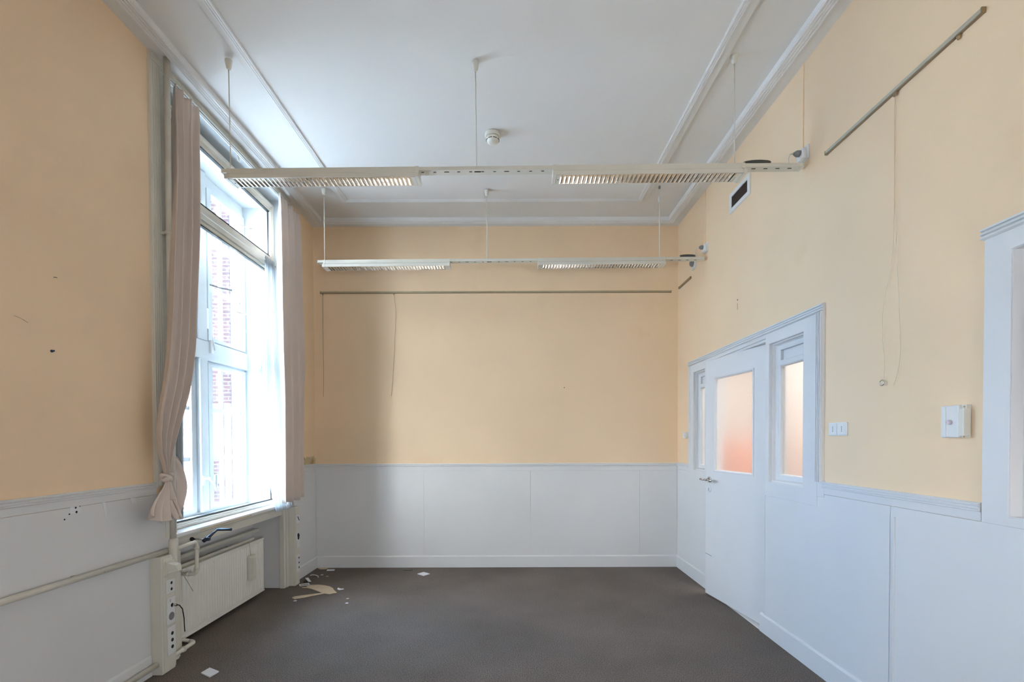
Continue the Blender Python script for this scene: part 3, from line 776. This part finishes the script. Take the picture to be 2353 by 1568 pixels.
# ------------------------------------------------------------------ lights hanging from the ceiling
def row(yc, z0, x0, x1, lights, rods, slope, where):
    t = empty('ceiling_light', (0, yc, z0), (0, -slope, 0))
    tag(t, 'long cream light track %s, with two louvred lamps' % where, 'ceiling light', 'suspended light tracks')
    mb = MB().box(x0, x1, -.030, .030, -.022, 0, .0015)
    mb.build('rail', M['cream'], t)
    sl = MB()
    x = lights[0][1] + .03
    while x < lights[1][0]-.02:
        i = int(round((x-lights[0][1])/.0742))
        ln = .030 if i % 5 == 2 else .017
        sl.box(x-ln/2, x+ln/2, -.012, -.006, -.0235, -.0218); x += .0742
    x = lights[1][1]+.06
    while x < x1-.05:
        sl.box(x-.012, x+.012, -.012, -.006, -.0235, -.0218); x += .0742
    sl.build('slots', M['dark'], t)
    MB().box(-.225, -.185, -.014, -.004, -.0242, -.0222).build('slot_cover', M['black'], t)
    for xa in (x1, x0-.006): MB().box(xa, xa+.006, -.031, .031, -.024, .002, .001).build('end_cap', M['cream'], t)
    for x in rods:
        zt = CZ - (.026 if -1.672 < x < 1.332 else 0) - z0 + slope*x*0
        zr = 0
        r = MB().tube([(x, 0, 0), (x, 0, zt-.05)], .0035 if where.startswith('near') else .0045, 8).build('suspension_rod', M['ivory'], t)
        if where.startswith('far') and x > 1:
            MB().lathe((x,0,zt-.155),(0,0,1),[(.007,0),(.013,.012),(.013,.035),(.008,.05)],16).build('rod_clamp', M['plastic'], r)
            MB().lathe((x,0,zt-.035),(0,0,1),[(.008,0),(.011,.01),(.011,.03)],16).build('ceiling_cap', M['greyp'], r)
            MB().tube([(x,0,zt-.06),(x,0,zt-.02)],.0045,8).build('rod_top', M['ivory'], r)
        else:
            MB().lathe((x,0,zt-.062),(0,0,1),[(.009,0),(.015,.012),(.021,.045),(.022,.058)],20).build('ceiling_cap', M['ivory'], r)
    return t

def luminaire(t, yc, z0, slope, a, b, label, proto=None):
    """one fitting clipped under the track"""
    Ln = b-a
    r = empty('luminaire', (a, 0, 0)); r.parent = t
    r['label'] = label
    if proto is not None:
        for ch in proto.children: 
            c = ch.copy(); COL.objects.link(c); c.parent = r
        return r
    # housing shell
    pr = [(-.0315,.001),(-.0315,-.030),(-.044,-.040),(-.0565,-.046),(-.0565,-.070),(-.052,-.070),(-.052,-.050),(.052,-.050),(.052,-.070),(.0565,-.070),(.0565,-.046),(.044,-.040),(.0315,-.030),(.0315,.001)]
    mb = MB(); bm = mb.bm
    A = [bm.verts.new((.02, y, z)) for y, z in pr]; B = [bm.verts.new((Ln-.02, y, z)) for y, z in pr]
    for q in range(len(pr)): bm.faces.new([A[q], A[(q+1)%len(pr)], B[(q+1)%len(pr)], B[q]])
    bm.faces.new(A); bm.faces.new(B[::-1])
    mb.build('housing', M['cream'], r)
    for (xa, xb, tilt) in ((0,.02,-1),(Ln-.02,Ln,1)):
        mb = MB(); bm = mb.bm
        o1 = [(-.034,.003),(-.034,-.028),(-.060,-.046),(-.060,-.074),(.060,-.074),(.060,-.046),(.034,-.028),(.034,.003)]
        A = [bm.verts.new((xa, y, z)) for y, z in o1]; B = [bm.verts.new((xb, y, z)) for y, z in o1]
        for q in range(8): bm.faces.new([A[q], A[(q+1)%8], B[(q+1)%8], B[q]])
        bm.faces.new(A); bm.faces.new(B[::-1])
        mb.build('end_cap', M['ivory'], r)
    # louver: side reflectors and cross blades
    mb = MB()
    mb.box(.022, Ln-.022, -.0515, -.0490, -.071, -.052).box(.022, Ln-.022, .0490, .0515, -.071, -.052)
    bm = mb.bm
    nb = int((Ln-.07)/.0272)
    for i in range(nb+1):
        x = .04 + i*.0272
        v = [bm.verts.new(p) for p in ((x-.0045,-.049,-.0705),(x+.0045,-.049,-.0705),(x,-.049,-.054),(x-.0045,.049,-.0705),(x+.0045,.049,-.0705),(x,.049,-.054))]
        for q in ((0,1,4,3),(1,2,5,4),(2,0,3,5)): bm.faces.new([v[j] for j in q])
    mb.build('louver', M['louver'], r)
    MB().box(.022,Ln-.022,-.049,.049,-.0515,-.0505).build('reflector', M['louver'], r)
    for xa in (.022, Ln-.046): MB().box(xa,xa+.024,-.048,.048,-.0725,-.0705).build('louver_end', M['ivory'], r)
    MB().lathe((.034,0,-.0735),(0,0,1),[(.004,0),(.004,.0015)],10).build('screw', M['dark'], r)
    return r
s1, s2 = .0070, .0055
t1 = row(3.028, 3.087, -1.775, 1.795, [(-1.745,-.575),(.252,1.440)], (-1.738,-.212,1.388), s1, 'nearest the camera')
t2 = row(4.560, 3.095, -1.800, 1.795, [(-1.745,-.590),(.256,1.440)], (-1.745,-.222,1.392), s2, 'far one, before the back wall')
a1 = luminaire(t1, 3.028, 3.087, s1, -1.745, -.565, 'louvred fluorescent light on the near track, window end')
luminaire(t1, 3.028, 3.087, s1, .258, 1.438, 'louvred fluorescent light on the near track, door end', a1)
luminaire(t2, 4.560, 3.095, s2, -1.750, -.570, 'louvred fluorescent light on the far track, window end', a1)
luminaire(t2, 4.560, 3.095, s2, .252, 1.432, 'louvred fluorescent light on the far track, door end', a1)
# coils of spare cable on the tracks
for (xc, yc, zc, w, lab) in ((1.53,3.03,3.0995,.085,'dark coil of spare cable lying on the near light track'),(1.655,4.56,3.106,.072,'dark coil of spare cable lying on the far light track')):
    pts = []
    for i in range(100):
        a = i/100*2*PI*5
        pts.append((xc + (w-.004*(i%7)*.5)*math.cos(a), yc + .022*math.sin(a), zc + .004 + .022*(i/100)*(.6+.4*math.sin(a*.31+1))))
    o = MB().tube(pts, .0042, 7).build('cable_coil', M['coil']); tag(o, lab, 'cable', 'spare cable coils on the light tracks')

# junction boxes and plugs on the right wall feeding the tracks
def feed(y, z, lab1, lab2, drop):
    t = empty('wall_socket', (XR, y, z)); tag(t, lab1, 'socket', 'ceiling level sockets on the right wall')
    T(MB().mbox(mapR, y-.045, y+.045, z-.04, z+.045, 0, .012, .003), 'cover_plate', M['plastic'], t)
    T(MB().mbox(mapR, y-.035, y+.035, z-.035, z+.030, .012, .034, .006), 'socket_body', M['plastic'], t)
    c = empty('power_plug', (XR-.05, y, z)); tag(c, lab2, 'plug', 'grey plugs feeding the light tracks')
    T(MB().lathe((XR-.034, y, z+.010), (-1,0,0), [(.019,0),(.019,.018),(.012,.030),(.007,.038)], 16), 'plug_body', M['greyp'], c)
    x = XR-.070
    T(MB().tube([(x,y,z+.010),(x-.022,y,z+.008),(x-.034,y,z-.02),(x-.030,y,z-.05),(x-.015,y,z-drop)], .0035, 8), 'cord', M['greyp'] if drop > .09 else M['ivory'], c)
feed(3.035, 3.165, 'white socket high on the right wall above the end of the near track', 'grey plug in the high socket above the near track', .068)
feed(4.555, 3.190, 'white socket high on the right wall above the end of the far track', 'grey plug in the high socket above the far track', .083)
for (y, lab) in ((3.035,'wall coloured conduit from the ceiling to the near high socket'),(4.555,'wall coloured conduit from the ceiling to the far high socket')):
    o = MB().mbox(mapR, y+.012, y+.026, 3.235 if y > 4 else 3.211, CZ-.031, -.001, .007, .002).build('conduit', M['yellow']); tag(o, lab, 'conduit', 'painted conduits')
# motion sensor
t = empty('motion_detector', (XR, 4.84, 3.13)); tag(t, 'white motion sensor with a grey domed lens beneath the far track end', 'motion sensor')
T(MB().mbox(mapR, 4.795, 4.885, 3.095, 3.205, 0, .022, .008), 'sensor_base', M['plastic'], t)
T(MB().lathe((XR-.022,4.84,3.155),(-1,0,0),[(.034,0),(.032,.012),(.024,.024),(.010,.031)],20), 'lens', M['greyp'], t)

# smoke detector
t = empty('smoke_detector', (-.137, 3.735, CZ-.026)); tag(t, 'round white smoke detector on the ceiling between the two light tracks', 'smoke detector')
c0 = (-.137, 3.735, CZ-.026)
T(MB().lathe(c0,(0,0,-1),[(.058,0),(.060,.006),(.060,.022),(.055,.028)],36), 'base', M['ivory'], t)
T(MB().lathe((c0[0],c0[1],c0[2]-.027),(0,0,-1),[(.046,0),(.050,.010),(.050,.022),(.046,.034),(.036,.045),(.018,.051),(.004,.052)],36), 'sensor_dome', M['ivory'], t)
for k2 in range(8):
    a = k2/8*2*PI + PI/8
    a0, a1_ = a-.30, a+.30
    T(MB().tube([(c0[0]+.0492*math.cos(q), c0[1]+.0492*math.sin(q), c0[2]-.027-.0265) for q in (a0, a, a1_)], .0022, 6), 'vent_slot', M['dark'], t)

# ventilation grille
t = empty('ventilation_grille', (XR, 3.885, 3.27)); tag(t, 'white framed ventilation grille with dark vertical slats high on the right wall', 'vent')
T(MB().loop_frame(mapR, 3.715, 3.275, 4.055, 3.435, [(0,0),(0,.010),(.004,.014),(.030,.014),(.034,.008),(.034,0)]), 'grille_frame', M['plastic'], t)
T(MB().mbox(mapR, 3.745, 4.025, 3.305, 3.405, -.0, .0015), 'shaft_opening', M['dark'], t)
mb = MB()
for i in range(19):
    y = 3.755 + i*.0145
    mb.mbox(mapR, y, y+.003, 3.306, 3.404, .0015, .009)
T(mb, 'slats', paint('brown_slats', lin(.13,.10,.085), .5, .05, 9, 0), t)

# ------------------------------------------------------------------ picture rails and hanging lines
def prail(m, a, b, z0, z1, mat, label, par_m=M['brass'], dep=.016):
    mm = lambda u, v, w: m(u, v, w)
    c = m((a+b)/2, (z0+z1)/2, 0)
    t = empty('picture_rail', c); tag(t, label, 'picture rail', 'metal picture rails')
    mb = MB().mbox(m, a, b, z0+.004, z1, 0, dep, .0008)
    T(mb, 'rail', mat, t)
    T(MB().mbox(m, a, b, z0, z0+.004, 0, dep*.7), 'lower_lip', M['wire'], t)
    for q in (a-.006, b): T(MB().mbox(m, q, q+.006, z0-.001, z1+.001, 0, dep+.001), 'end_cap', par_m, t)
    return t
r1 = prail(mapB, -2.083, 1.745, 3.014, 3.034, M['railback'], 'beige metal picture rail along the back wall')
r2 = prail(mapR, 1.892, 2.815, 3.040, 3.060, M['alu'], 'long grey-brown picture rail on the right wall near the camera')
r3 = prail(mapR, 4.935, 5.262, 3.036, 3.056, M['brass'], 'short brown picture rail on the right wall beside the back corner')
def line(pts, r, label, mat, end=None):
    t = empty('hanging_wire', pts[0]); tag(t, label, 'hanging wire', 'wires hanging from the picture rails')
    P = [Vector(q) for q in pts]
    # smooth the path
    S = []
    for i in range(len(P)-1):
        p0 = P[max(0,i-1)]; p1 = P[i]; p2 = P[i+1]; p3 = P[min(len(P)-1,i+2)]
        for k2 in range(6):
            q = k2/6
            S.append(.5*((2*p1) + (p2-p0)*q + (2*p0-5*p1+4*p2-p3)*q*q + (3*p1-p0-3*p2+p3)*q**3))
    S.append(P[-1])
    T(MB().tube(S, r, 6), 'line', mat, t)
    T(MB().box(P[0].x-.005,P[0].x+.005,P[0].y-.004,P[0].y+.004,P[0].z-.014,P[0].z+.002,.001), 'rail_hook', M['wire'], t)
    if end: T(end, 'end_ring', M['chrome'], t)
    return t
yb = YB-.012
line([(-2.060,yb,3.012),(-2.062,yb,2.6),(-2.060,yb,2.2),(-2.067,yb+.006,1.886)], .0017, 'dark thin wire hanging straight at the left end of the back wall rail', M['wire'])
line([(-1.283,yb,3.012),(-1.264,yb,2.84),(-1.266,yb,2.7),(-1.280,yb,2.42),(-1.300,yb,2.09),(-1.321,yb+.006,1.893)], .0016, 'slightly bowed thin wire, second from the left on the back wall rail', M['wire'])
xr = XR-.010
ring = MB().tube([(xr-.004+.0*math.cos(a), 2.375+.013*math.cos(a), 1.676+.013*math.sin(a)) for a in [i/16*2*PI for i in range(16)]], .0028, 6, closed=True)
line([(xr,2.318,3.036),(xr,2.313,2.449),(xr,2.325,2.249),(xr,2.373,2.056),(xr,2.378,1.90),(xr,2.366,1.80),(xr,2.366,1.70)], .0011, 'pale nylon line with a small metal ring at its end on the right wall', M['wirew'], ring)
line([(xr-.002,2.309,3.036),(xr-.002,2.302,2.445),(xr-.002,2.276,2.03),(xr-.002,2.266,1.825),(xr-.002,2.278,1.725),(xr-.002,2.303,1.657)], .0011, 'pale nylon line bowing towards the camera on the right wall', M['wirew'])
o = MB().lathe((XR-.008,1.992,3.040),(0,0,-1),[(.007,0),(.008,.008),(.004,.018)],12).build('rail_hook', M['brass']); tag(o, 'small brass hook under the long rail, nearest the camera', 'hook')

# ------------------------------------------------------------------ sockets and switches on the right wall
t = empty('wall_socket', (XR, 2.70, 1.42)); tag(t, 'white double wall socket between the door and the near window', 'socket')
T(MB().mbox(mapR, 2.630, 2.777, 1.420, 1.494, 0, .008, .003), 'cover_plate', M['plastic'], t)
for y in (2.667, 2.740):
    b1 = T(MB().mbox(mapR, y-.033, y+.033, 1.425, 1.489, .008, .0105, .001), 'socket_face', M['plastic'], t)
    b1.name = 'socket_face'
    o = T(MB().lathe((XR-.0102,y,1.469),(-1,0,0),[(.003,0),(.003,.0012)],8).lathe((XR-.0102,y,1.445),(-1,0,0),[(.003,0),(.003,.0012)],8).mbox(mapR,y-.001,y+.001,1.450,1.464,.0104,.0115), 'pin_hole', M['greyp'], t)
t = empty('wall_socket', (XR, 5.04, 1.42)); tag(t, 'tiny white socket beside the back corner and the far side light', 'socket')
T(MB().mbox(mapR, 5.005, 5.080, 1.418, 1.480, 0, .030, .004), 'socket_box', M['plastic'], t)
T(MB().mbox(mapR, 5.02, 5.065, 1.43, 1.468, .030, .033, .001), 'socket_face', M['plastic'], t)
t = empty('thermostat', (XR, 1.975, 1.41)); tag(t, 'white thermostat box with a round knob and a cracked side cover, beside the near window', 'thermostat')
T(MB().mbox(mapR, 1.948, 2.030, 1.405, 1.537, 0, .030, .006), 'thermostat_body', M['plastic'], t)
T(MB().lathe((XR-.030,1.985,1.468),(-1,0,0),[(.010,0),(.009,.008),(.007,.010)],18), 'knob', paint('pale_pink_plastic', lin(.62,.52,.55), .4, .01, 5, 0), t)
T(MB().mbox(mapR, 2.004, 2.010, 1.41, 1.53, .030, .032), 'ridge', M['plastic'], t)
T(MB().mbox(mapR, 1.922, 1.946, 1.412, 1.522, .004, .034, .004), 'side_cover', M['ivory'], t)
T(MB().mbox(mapR, 1.926, 1.948, 1.405, 1.537, 0, .018), 'back_plate', M['cream'], t)
for z in (1.529, 1.4085): T(MB().lathe((XR-.017,1.936,z),(-1,0,0),[(.0035,0),(.0035,.003)],10), 'screw', M['bare'], t)

# ------------------------------------------------------------------ marks on the walls
def mark(name, mb, m, label, cat): 
    o = mb.build(name, M[m]); tag(o, label, cat); return o
stk = mark('paper_sticker', MB().poly([(2.353,1.048),(2.412,1.044),(2.414,1.076),(2.402,1.087),(2.356,1.086)], .0012, mapL, .0062), 'paper', 'small torn white sticker with dark screw holes on the left wainscot', 'sticker')
for y, z, r in ((2.386,1.074,.006),(2.390,1.052,.007),(2.352,1.047,.004),(2.409,1.079,.004),(2.326,1.025,.004)):
    MB().lathe((XL+.0064,y,z),(1,0,0),[(r,0),(r*.8,.0018)],9).build('screw_hole', M['dark'], stk)
mark('plaster_patch', MB().poly([(2.540,1.09),(2.560,1.085),(2.568,1.02),(2.564,.980),(2.557,1.03),(2.545,1.06)], .0012, mapL, .0062), 'paper', 'narrow white scraped patch in the middle of the left wainscot', 'paint patch')
mark('plaster_patch', MB().poly([(2.728,1.085),(2.770,1.075),(2.772,1.035),(2.757,1.055),(2.745,1.040),(2.735,1.065)], .0012, mapL, .0062), 'paper', 'white scraped patch on the left wainscot closest to the window', 'paint patch')
mark('wall_plug', MB().lathe((XL,2.283,1.828),(1,0,0),[(.0065,0),(.0065,.004),(.004,.006)],12).lathe((XL,2.292,1.831),(1,0,0),[(.004,0),(.004,.005)],8), 'bluetack', 'small dark blue wall plug in the yellow left wall', 'wall plug')
mark('nail', MB().tube([(XL,2.300,2.180),(XL+.006,2.305,2.181),(XL+.006,2.312,2.181)], .0015, 6), 'dark', 'tiny dark nail high on the yellow left wall', 'nail')
mark('scratch_mark', MB().tube([(XL+.0005,2.113,1.952),(XL+.0008,2.145,1.946),(XL+.0008,2.174,1.935)], .0011, 5), 'scuff', 'brown diagonal scratch on the yellow left wall', 'scratch')
mark('screw', MB().lathe((.581,YB,1.979),(0,-1,0),[(.005,0),(.005,.004)],10), 'dark', 'small dark screw in the right half of the back wall', 'screw')
#mark('hook_eye', MB().lathe((-1.577,YB-.020,1.123),(0,-1,0),[(.006,0),(.005,.003)],8), 'dark', 'tiny dark mark on the chair rail of the back wall', 'screw')
mark('wall_hook', MB().lathe((XR,3.922,2.528),(-1,0,0),[(.006,0),(.005,.005)],10).tube([(XR-.004,3.922,2.50),(XR-.004,3.918,2.47),(XR-.003,3.924,2.45)], .0013, 5), 'wire', 'small screw with a smear under it on the right wall above the door', 'screw')
# damaged plaster on the left wall next to the back corner
t = empty('damaged_plaster', (XL, 5.15, 1.16)); tag(t, 'broken brown plaster patch just above the chair rail in the back left corner', 'damaged plaster')
T(MB().poly([(4.99,1.150),(5.30,1.150),(5.315,1.205),(5.27,1.236),(5.20,1.225),(5.12,1.232),(5.06,1.215),(5.0,1.225)], .006, mapL, 0), 'loose_plaster', M['ply'], t)
T(MB().poly([(5.19,1.152),(5.24,1.152),(5.262,1.185),(5.235,1.215),(5.20,1.19)], .004, mapL, .006), 'plaster_hole', M['bare'], t)
T(MB().poly([(4.985,1.262),(5.0,1.267),(5.045,1.205),(5.03,1.202)], .003, mapL, .006), 'plaster_crack', M['bare'], t)

# ------------------------------------------------------------------ litter on the carpet
def plate_sheet(name, pts, h, m, label, cat, group=None, z=.0015, curl=0):
    mb = MB()
    cx = sum(p[0] for p in pts)/len(pts); cy = sum(p[1] for p in pts)/len(pts)
    mb.poly([(p[0]-cx, p[1]-cy) for p in pts], h)
    o = mb.build(name, M[m]); o.location = (cx, cy, z); tag(o, label, cat, group)
    if curl: o.rotation_euler = (curl, curl*.5, 0)
    return o
plate_sheet('cover_plate', [(-1.875,2.886),(-1.792,2.836),(-1.778,2.904),(-1.863,2.951)], .007, 'paper', 'white square blank plate on the carpet nearest the camera', 'plate', 'white plates on the carpet')
plate_sheet('cover_plate', [(-.992,5.040),(-.915,4.972),(-.861,5.040),(-.938,5.106)], .006, 'paper', 'white square plate on the carpet before the back wall', 'plate', 'white plates on the carpet')
C1 = [(-1.979,4.625),(-1.955,4.668),(-1.88,4.672),(-1.816,4.652),(-1.75,4.615),(-1.700,4.560),(-1.655,4.482),(-1.612,4.425),(-1.668,4.385),(-1.72,4.405),(-1.765,4.437),(-1.84,4.50),(-1.90,4.545),(-1.945,4.572),(-2.0,4.575),(-2.0,4.592),(-1.955,4.598)]
plate_sheet('torn_card', C1, .0035, 'card', 'large curved piece of torn beige card on the carpet', 'torn card', 'torn beige card', curl=.0)
plate_sheet('torn_card', [(-1.925,4.250),(-1.965,4.290),(-1.955,4.322),(-1.85,4.375),(-1.735,4.425),(-1.715,4.410),(-1.80,4.345),(-1.86,4.29)], .003, 'card', 'long narrow strip of torn beige card on the carpet', 'torn card', 'torn beige card')
plate_sheet('torn_card', [(-1.656,4.578),(-1.620,4.545),(-1.597,4.549),(-1.585,4.530),(-1.624,4.507),(-1.650,4.535)], .003, 'paper', 'small white star-shaped scrap right of the big beige card', 'paper scrap', 'paper scraps')
plate_sheet('torn_card', [(-2.135,5.285),(-2.06,5.295),(-2.02,5.280),(-2.03,5.245),(-2.09,5.240)], .008, 'card', 'small brown card scrap in the back left corner', 'torn card', 'torn beige card')
plate_sheet('paper_scrap', [(-2.005,5.225),(-1.925,5.225),(-1.915,5.180),(-1.995,5.175)], .006, 'paper', 'small white block near the back left corner', 'paper scrap', 'paper scraps')
fr_ = MB().loop_frame(mapF, -.045, -.030, .045, .030, [(0,.0),(0,.005),(.009,.005),(.009,0)])
o = fr_.build('socket_frame', M['paper']); o.location = (-2.022,4.680,.001); o.rotation_euler = (0,0,.55); tag(o, 'small open white frame lying beside the far cable duct', 'socket frame')
plate_sheet('paper_scrap', [(-2.085,4.845),(-2.06,4.86),(-1.99,4.765),(-2.01,4.752)], .003, 'paper', 'white sliver leaning on a dark one at the foot of the far duct', 'paper scrap', 'paper scraps', z=.012, curl=.10)
plate_sheet('dark_offcut', [(-2.07,4.80),(-2.055,4.825),(-1.99,4.755),(-2.06,4.745)], .006, 'dark', 'dark wedge-shaped offcut at the foot of the far cable duct', 'offcut')
o = MB().tube([(-2.10,5.00,.004),(-2.08,5.01,.006),(-2.04,4.985,.012),(-2.0,4.96,.008),(-1.985,4.925,.004)], .004, 6).build('paper_curl', M['paper']); tag(o, 'thin curled white paper strip near the back left corner', 'paper scrap')
plate_sheet('dark_offcut', [(-1.190,5.225),(-1.165,5.235),(-1.10,5.195),(-1.075,5.200),(-1.085,5.172),(-1.17,5.180)], .010, 'coil', 'small dark offcut before the middle of the back baseboard', 'offcut')
for i, (x, y, lab) in enumerate(((-1.425,4.14,'tiny white chip right of the beige strip, nearer the camera'),(-1.46,4.262,'tiny white chip behind the nearer chip on the carpet'),(-1.90,4.205,'tiny cream chip below the beige strip'),(-1.91,4.965,'tiny white chip near the curled strip'),(-1.985,5.02,'tiny cream chip between curled strip and back wall'))):
    plate_sheet('paint_chip', [(x-.012,y-.008),(x+.010,y-.010),(x+.014,y+.006),(x-.004,y+.012)], .003, 'paper' if i % 2 == 0 else 'card', lab, 'paint chip', 'paint chips on the carpet')

# ------------------------------------------------------------------ corridor behind the right wall
xc0, xc1 = XR+.12, XR+1.75
struct(MB().box(XR+.03, xc1+.1, -1.0, 7.2, -.12, 0).build('floor', M['ground']))
struct(MB().box(xc0, xc1+.1, -1.0, 7.2, 2.9, 3.0).build('ceiling', M['corr']))
struct(MB().box(xc1, xc1+.1, -1.0, 7.2, 0, 2.9).box(XR, xc0, YB+.15, 7.2, 0, 2.9).build('wall_corridor', M['corr']))
struct(MB().box(xc0, xc1, 7.1, 7.2, 0, 2.9).box(xc0, xc1, -1.0, -.9, 0, 2.9).build('wall_corridor_end', M['corr']))
o = MB().box(2.70, 3.35, 6.15, 6.7, 0, 1.40, .02).box(2.72,3.33,6.12,6.15,.05,1.35,.005).build('cabinet', M['orange']); tag(o, 'orange red cabinet blurred behind the obscured glass of the door', 'cabinet')

def area(name, loc, size, rot, power, col, portal=False):
    d = bpy.data.lights.new(name, 'AREA'); d.shape = 'RECTANGLE'; d.size, d.size_y = size
    d.energy = power; d.color = col
    if portal: d.cycles.is_portal = True
    o = bpy.data.objects.new(name, d); COL.objects.link(o); o.location = loc; o.rotation_euler = rot
    return o
area('corridor_lamp', (2.75, 4.2, 2.88), (.5, 4.0), (0,0,0), 22, (.93,.97,1.0))
area('corridor_lamp', (2.75, .8, 2.88), (.5, 2.0), (0,0,0), 5, (.80,.90,1.0))

# ------------------------------------------------------------------ outside
o = MB().box(-40, -2.67, -30, 40, -1.3, -1.2).build('ground', M['ground']); tag(o, 'grey paved courtyard outside the window', 'ground'); o['kind'] = 'structure'
bb = empty('brick_building', (-5.7, 9.0, -1.2)); tag(bb, 'red brick building with white window parts seen through the panes', 'building')
T(MB().box(-7.0, -5.22, 9.0, 9.7, -1.2, 11), 'brick_wall', M['brick'], bb)
T(MB().box(-5.78, -5.42, 8.95, 9.0, 1.12, 1.95), 'white_shutter', M['render'], bb)
T(MB().box(-5.78, -5.40, 8.96, 9.0, 1.95, 2.10).box(-5.80,-5.40,8.94,9.0,.62,.78), 'lintel', M['slate'], bb)
T(MB().tube([(-5.24,8.93,-1.2),(-5.24,8.93,2.1)], .055, 12), 'downpipe', M['slate'], bb)
wb = empty('rendered_building', (-9, 9.4, -1.2)); tag(wb, 'white rendered building left of the brick one, outside the window', 'building')
T(MB().box(-14, -7.0, 9.4, 10, -1.2, 9), 'facade', M['render'], wb)
T(MB().box(-8.6,-7.4,9.36,9.4,.2,2.2).box(-8.6,-7.4,9.36,9.4,3.4,5.2), 'window_opening', M['slate'], wb)

# ------------------------------------------------------------------ world and daylight
w = bpy.data.worlds.new('daylight'); SC.world = w; w.use_nodes = True
nt = w.node_tree; nt.nodes.clear()
out = nt.nodes.new('ShaderNodeOutputWorld'); bg = nt.nodes.new('ShaderNodeBackground')
tcw = nt.nodes.new('ShaderNodeTexCoord'); sp = nt.nodes.new('ShaderNodeSeparateXYZ'); crw = nt.nodes.new('ShaderNodeValToRGB')
# bright cloud on one side of the sky, clear blue on the other
nt.links.new(tcw.outputs['Generated'], sp.inputs[0])
mrw = nt.nodes.new('ShaderNodeMapRange'); mrw.inputs[1].default_value = -1; mrw.inputs[2].default_value = 1
nt.links.new(sp.outputs['Y'], mrw.inputs[0]); nt.links.new(mrw.outputs[0], crw.inputs[0])
e = crw.color_ramp.elements
e[0].position = .18; e[0].color = lin(1.70,1.79,1.92)
e[1].position = .62; e[1].color = lin(.38,.71,1.2)
nt.links.new(crw.outputs[0], bg.inputs[0])
bg.inputs[1].default_value = 8.0
nt.links.new(bg.outputs[0], out.inputs[0])
area('window_portal', (-2.70, 3.86, 2.22), (2.84, 1.5), (0,-PI/2,0), 1, (1,1,1), True)
area('window_portal', (-2.70, 1.175, 1.40), (1.2, .62), (0,-PI/2,0), 1, (1,1,1), True)

area('window_portal', (.95, YF-.16, 1.225), (.7, .66), (PI/2,0,0), 1, (1,1,1), True)  # portal of the added fill window
# ------------------------------------------------------------------ camera
p_, r_, y_ = -1.69090325e-02, -3.36366836e-03, 7.57228223e-04
f = Vector((0, math.cos(p_), math.sin(p_))); u = Vector((0, -math.sin(p_), math.cos(p_))); x = Vector((1,0,0))
x2 = x*math.cos(r_) + u*math.sin(r_); u2 = -x*math.sin(r_) + u*math.cos(r_)
Rz = Matrix.Rotation(y_, 3, 'Z'); x2 = Rz@x2; u2 = Rz@u2; f = Rz@f
cam = bpy.data.cameras.new('camera'); co = bpy.data.objects.new('camera', cam); COL.objects.link(co)
co.matrix_world = Matrix(((x2.x,u2.x,-f.x,0),(x2.y,u2.y,-f.y,0),(x2.z,u2.z,-f.z,1.4),(0,0,0,1)))
cam.sensor_width = 36; cam.lens = 36*1111/2353
cam.shift_x = (1176.5-1174.963)/2353; cam.shift_y = (1031.31-784)/2353
cam.clip_start = .02
SC.camera = co
vs = SC.view_settings
vs.view_transform = 'Standard'; vs.look = 'None'; vs.exposure = 1.80; vs.gamma = 1; vs.use_curve_mapping = False
SC.cycles.use_adaptive_sampling = True; SC.cycles.adaptive_threshold = .025
SC.cycles.max_bounces = 8; SC.cycles.diffuse_bounces = 4; SC.cycles.transparent_max_bounces = 12; SC.cycles.transmission_bounces = 6
SC.cycles.sample_clamp_indirect = 8
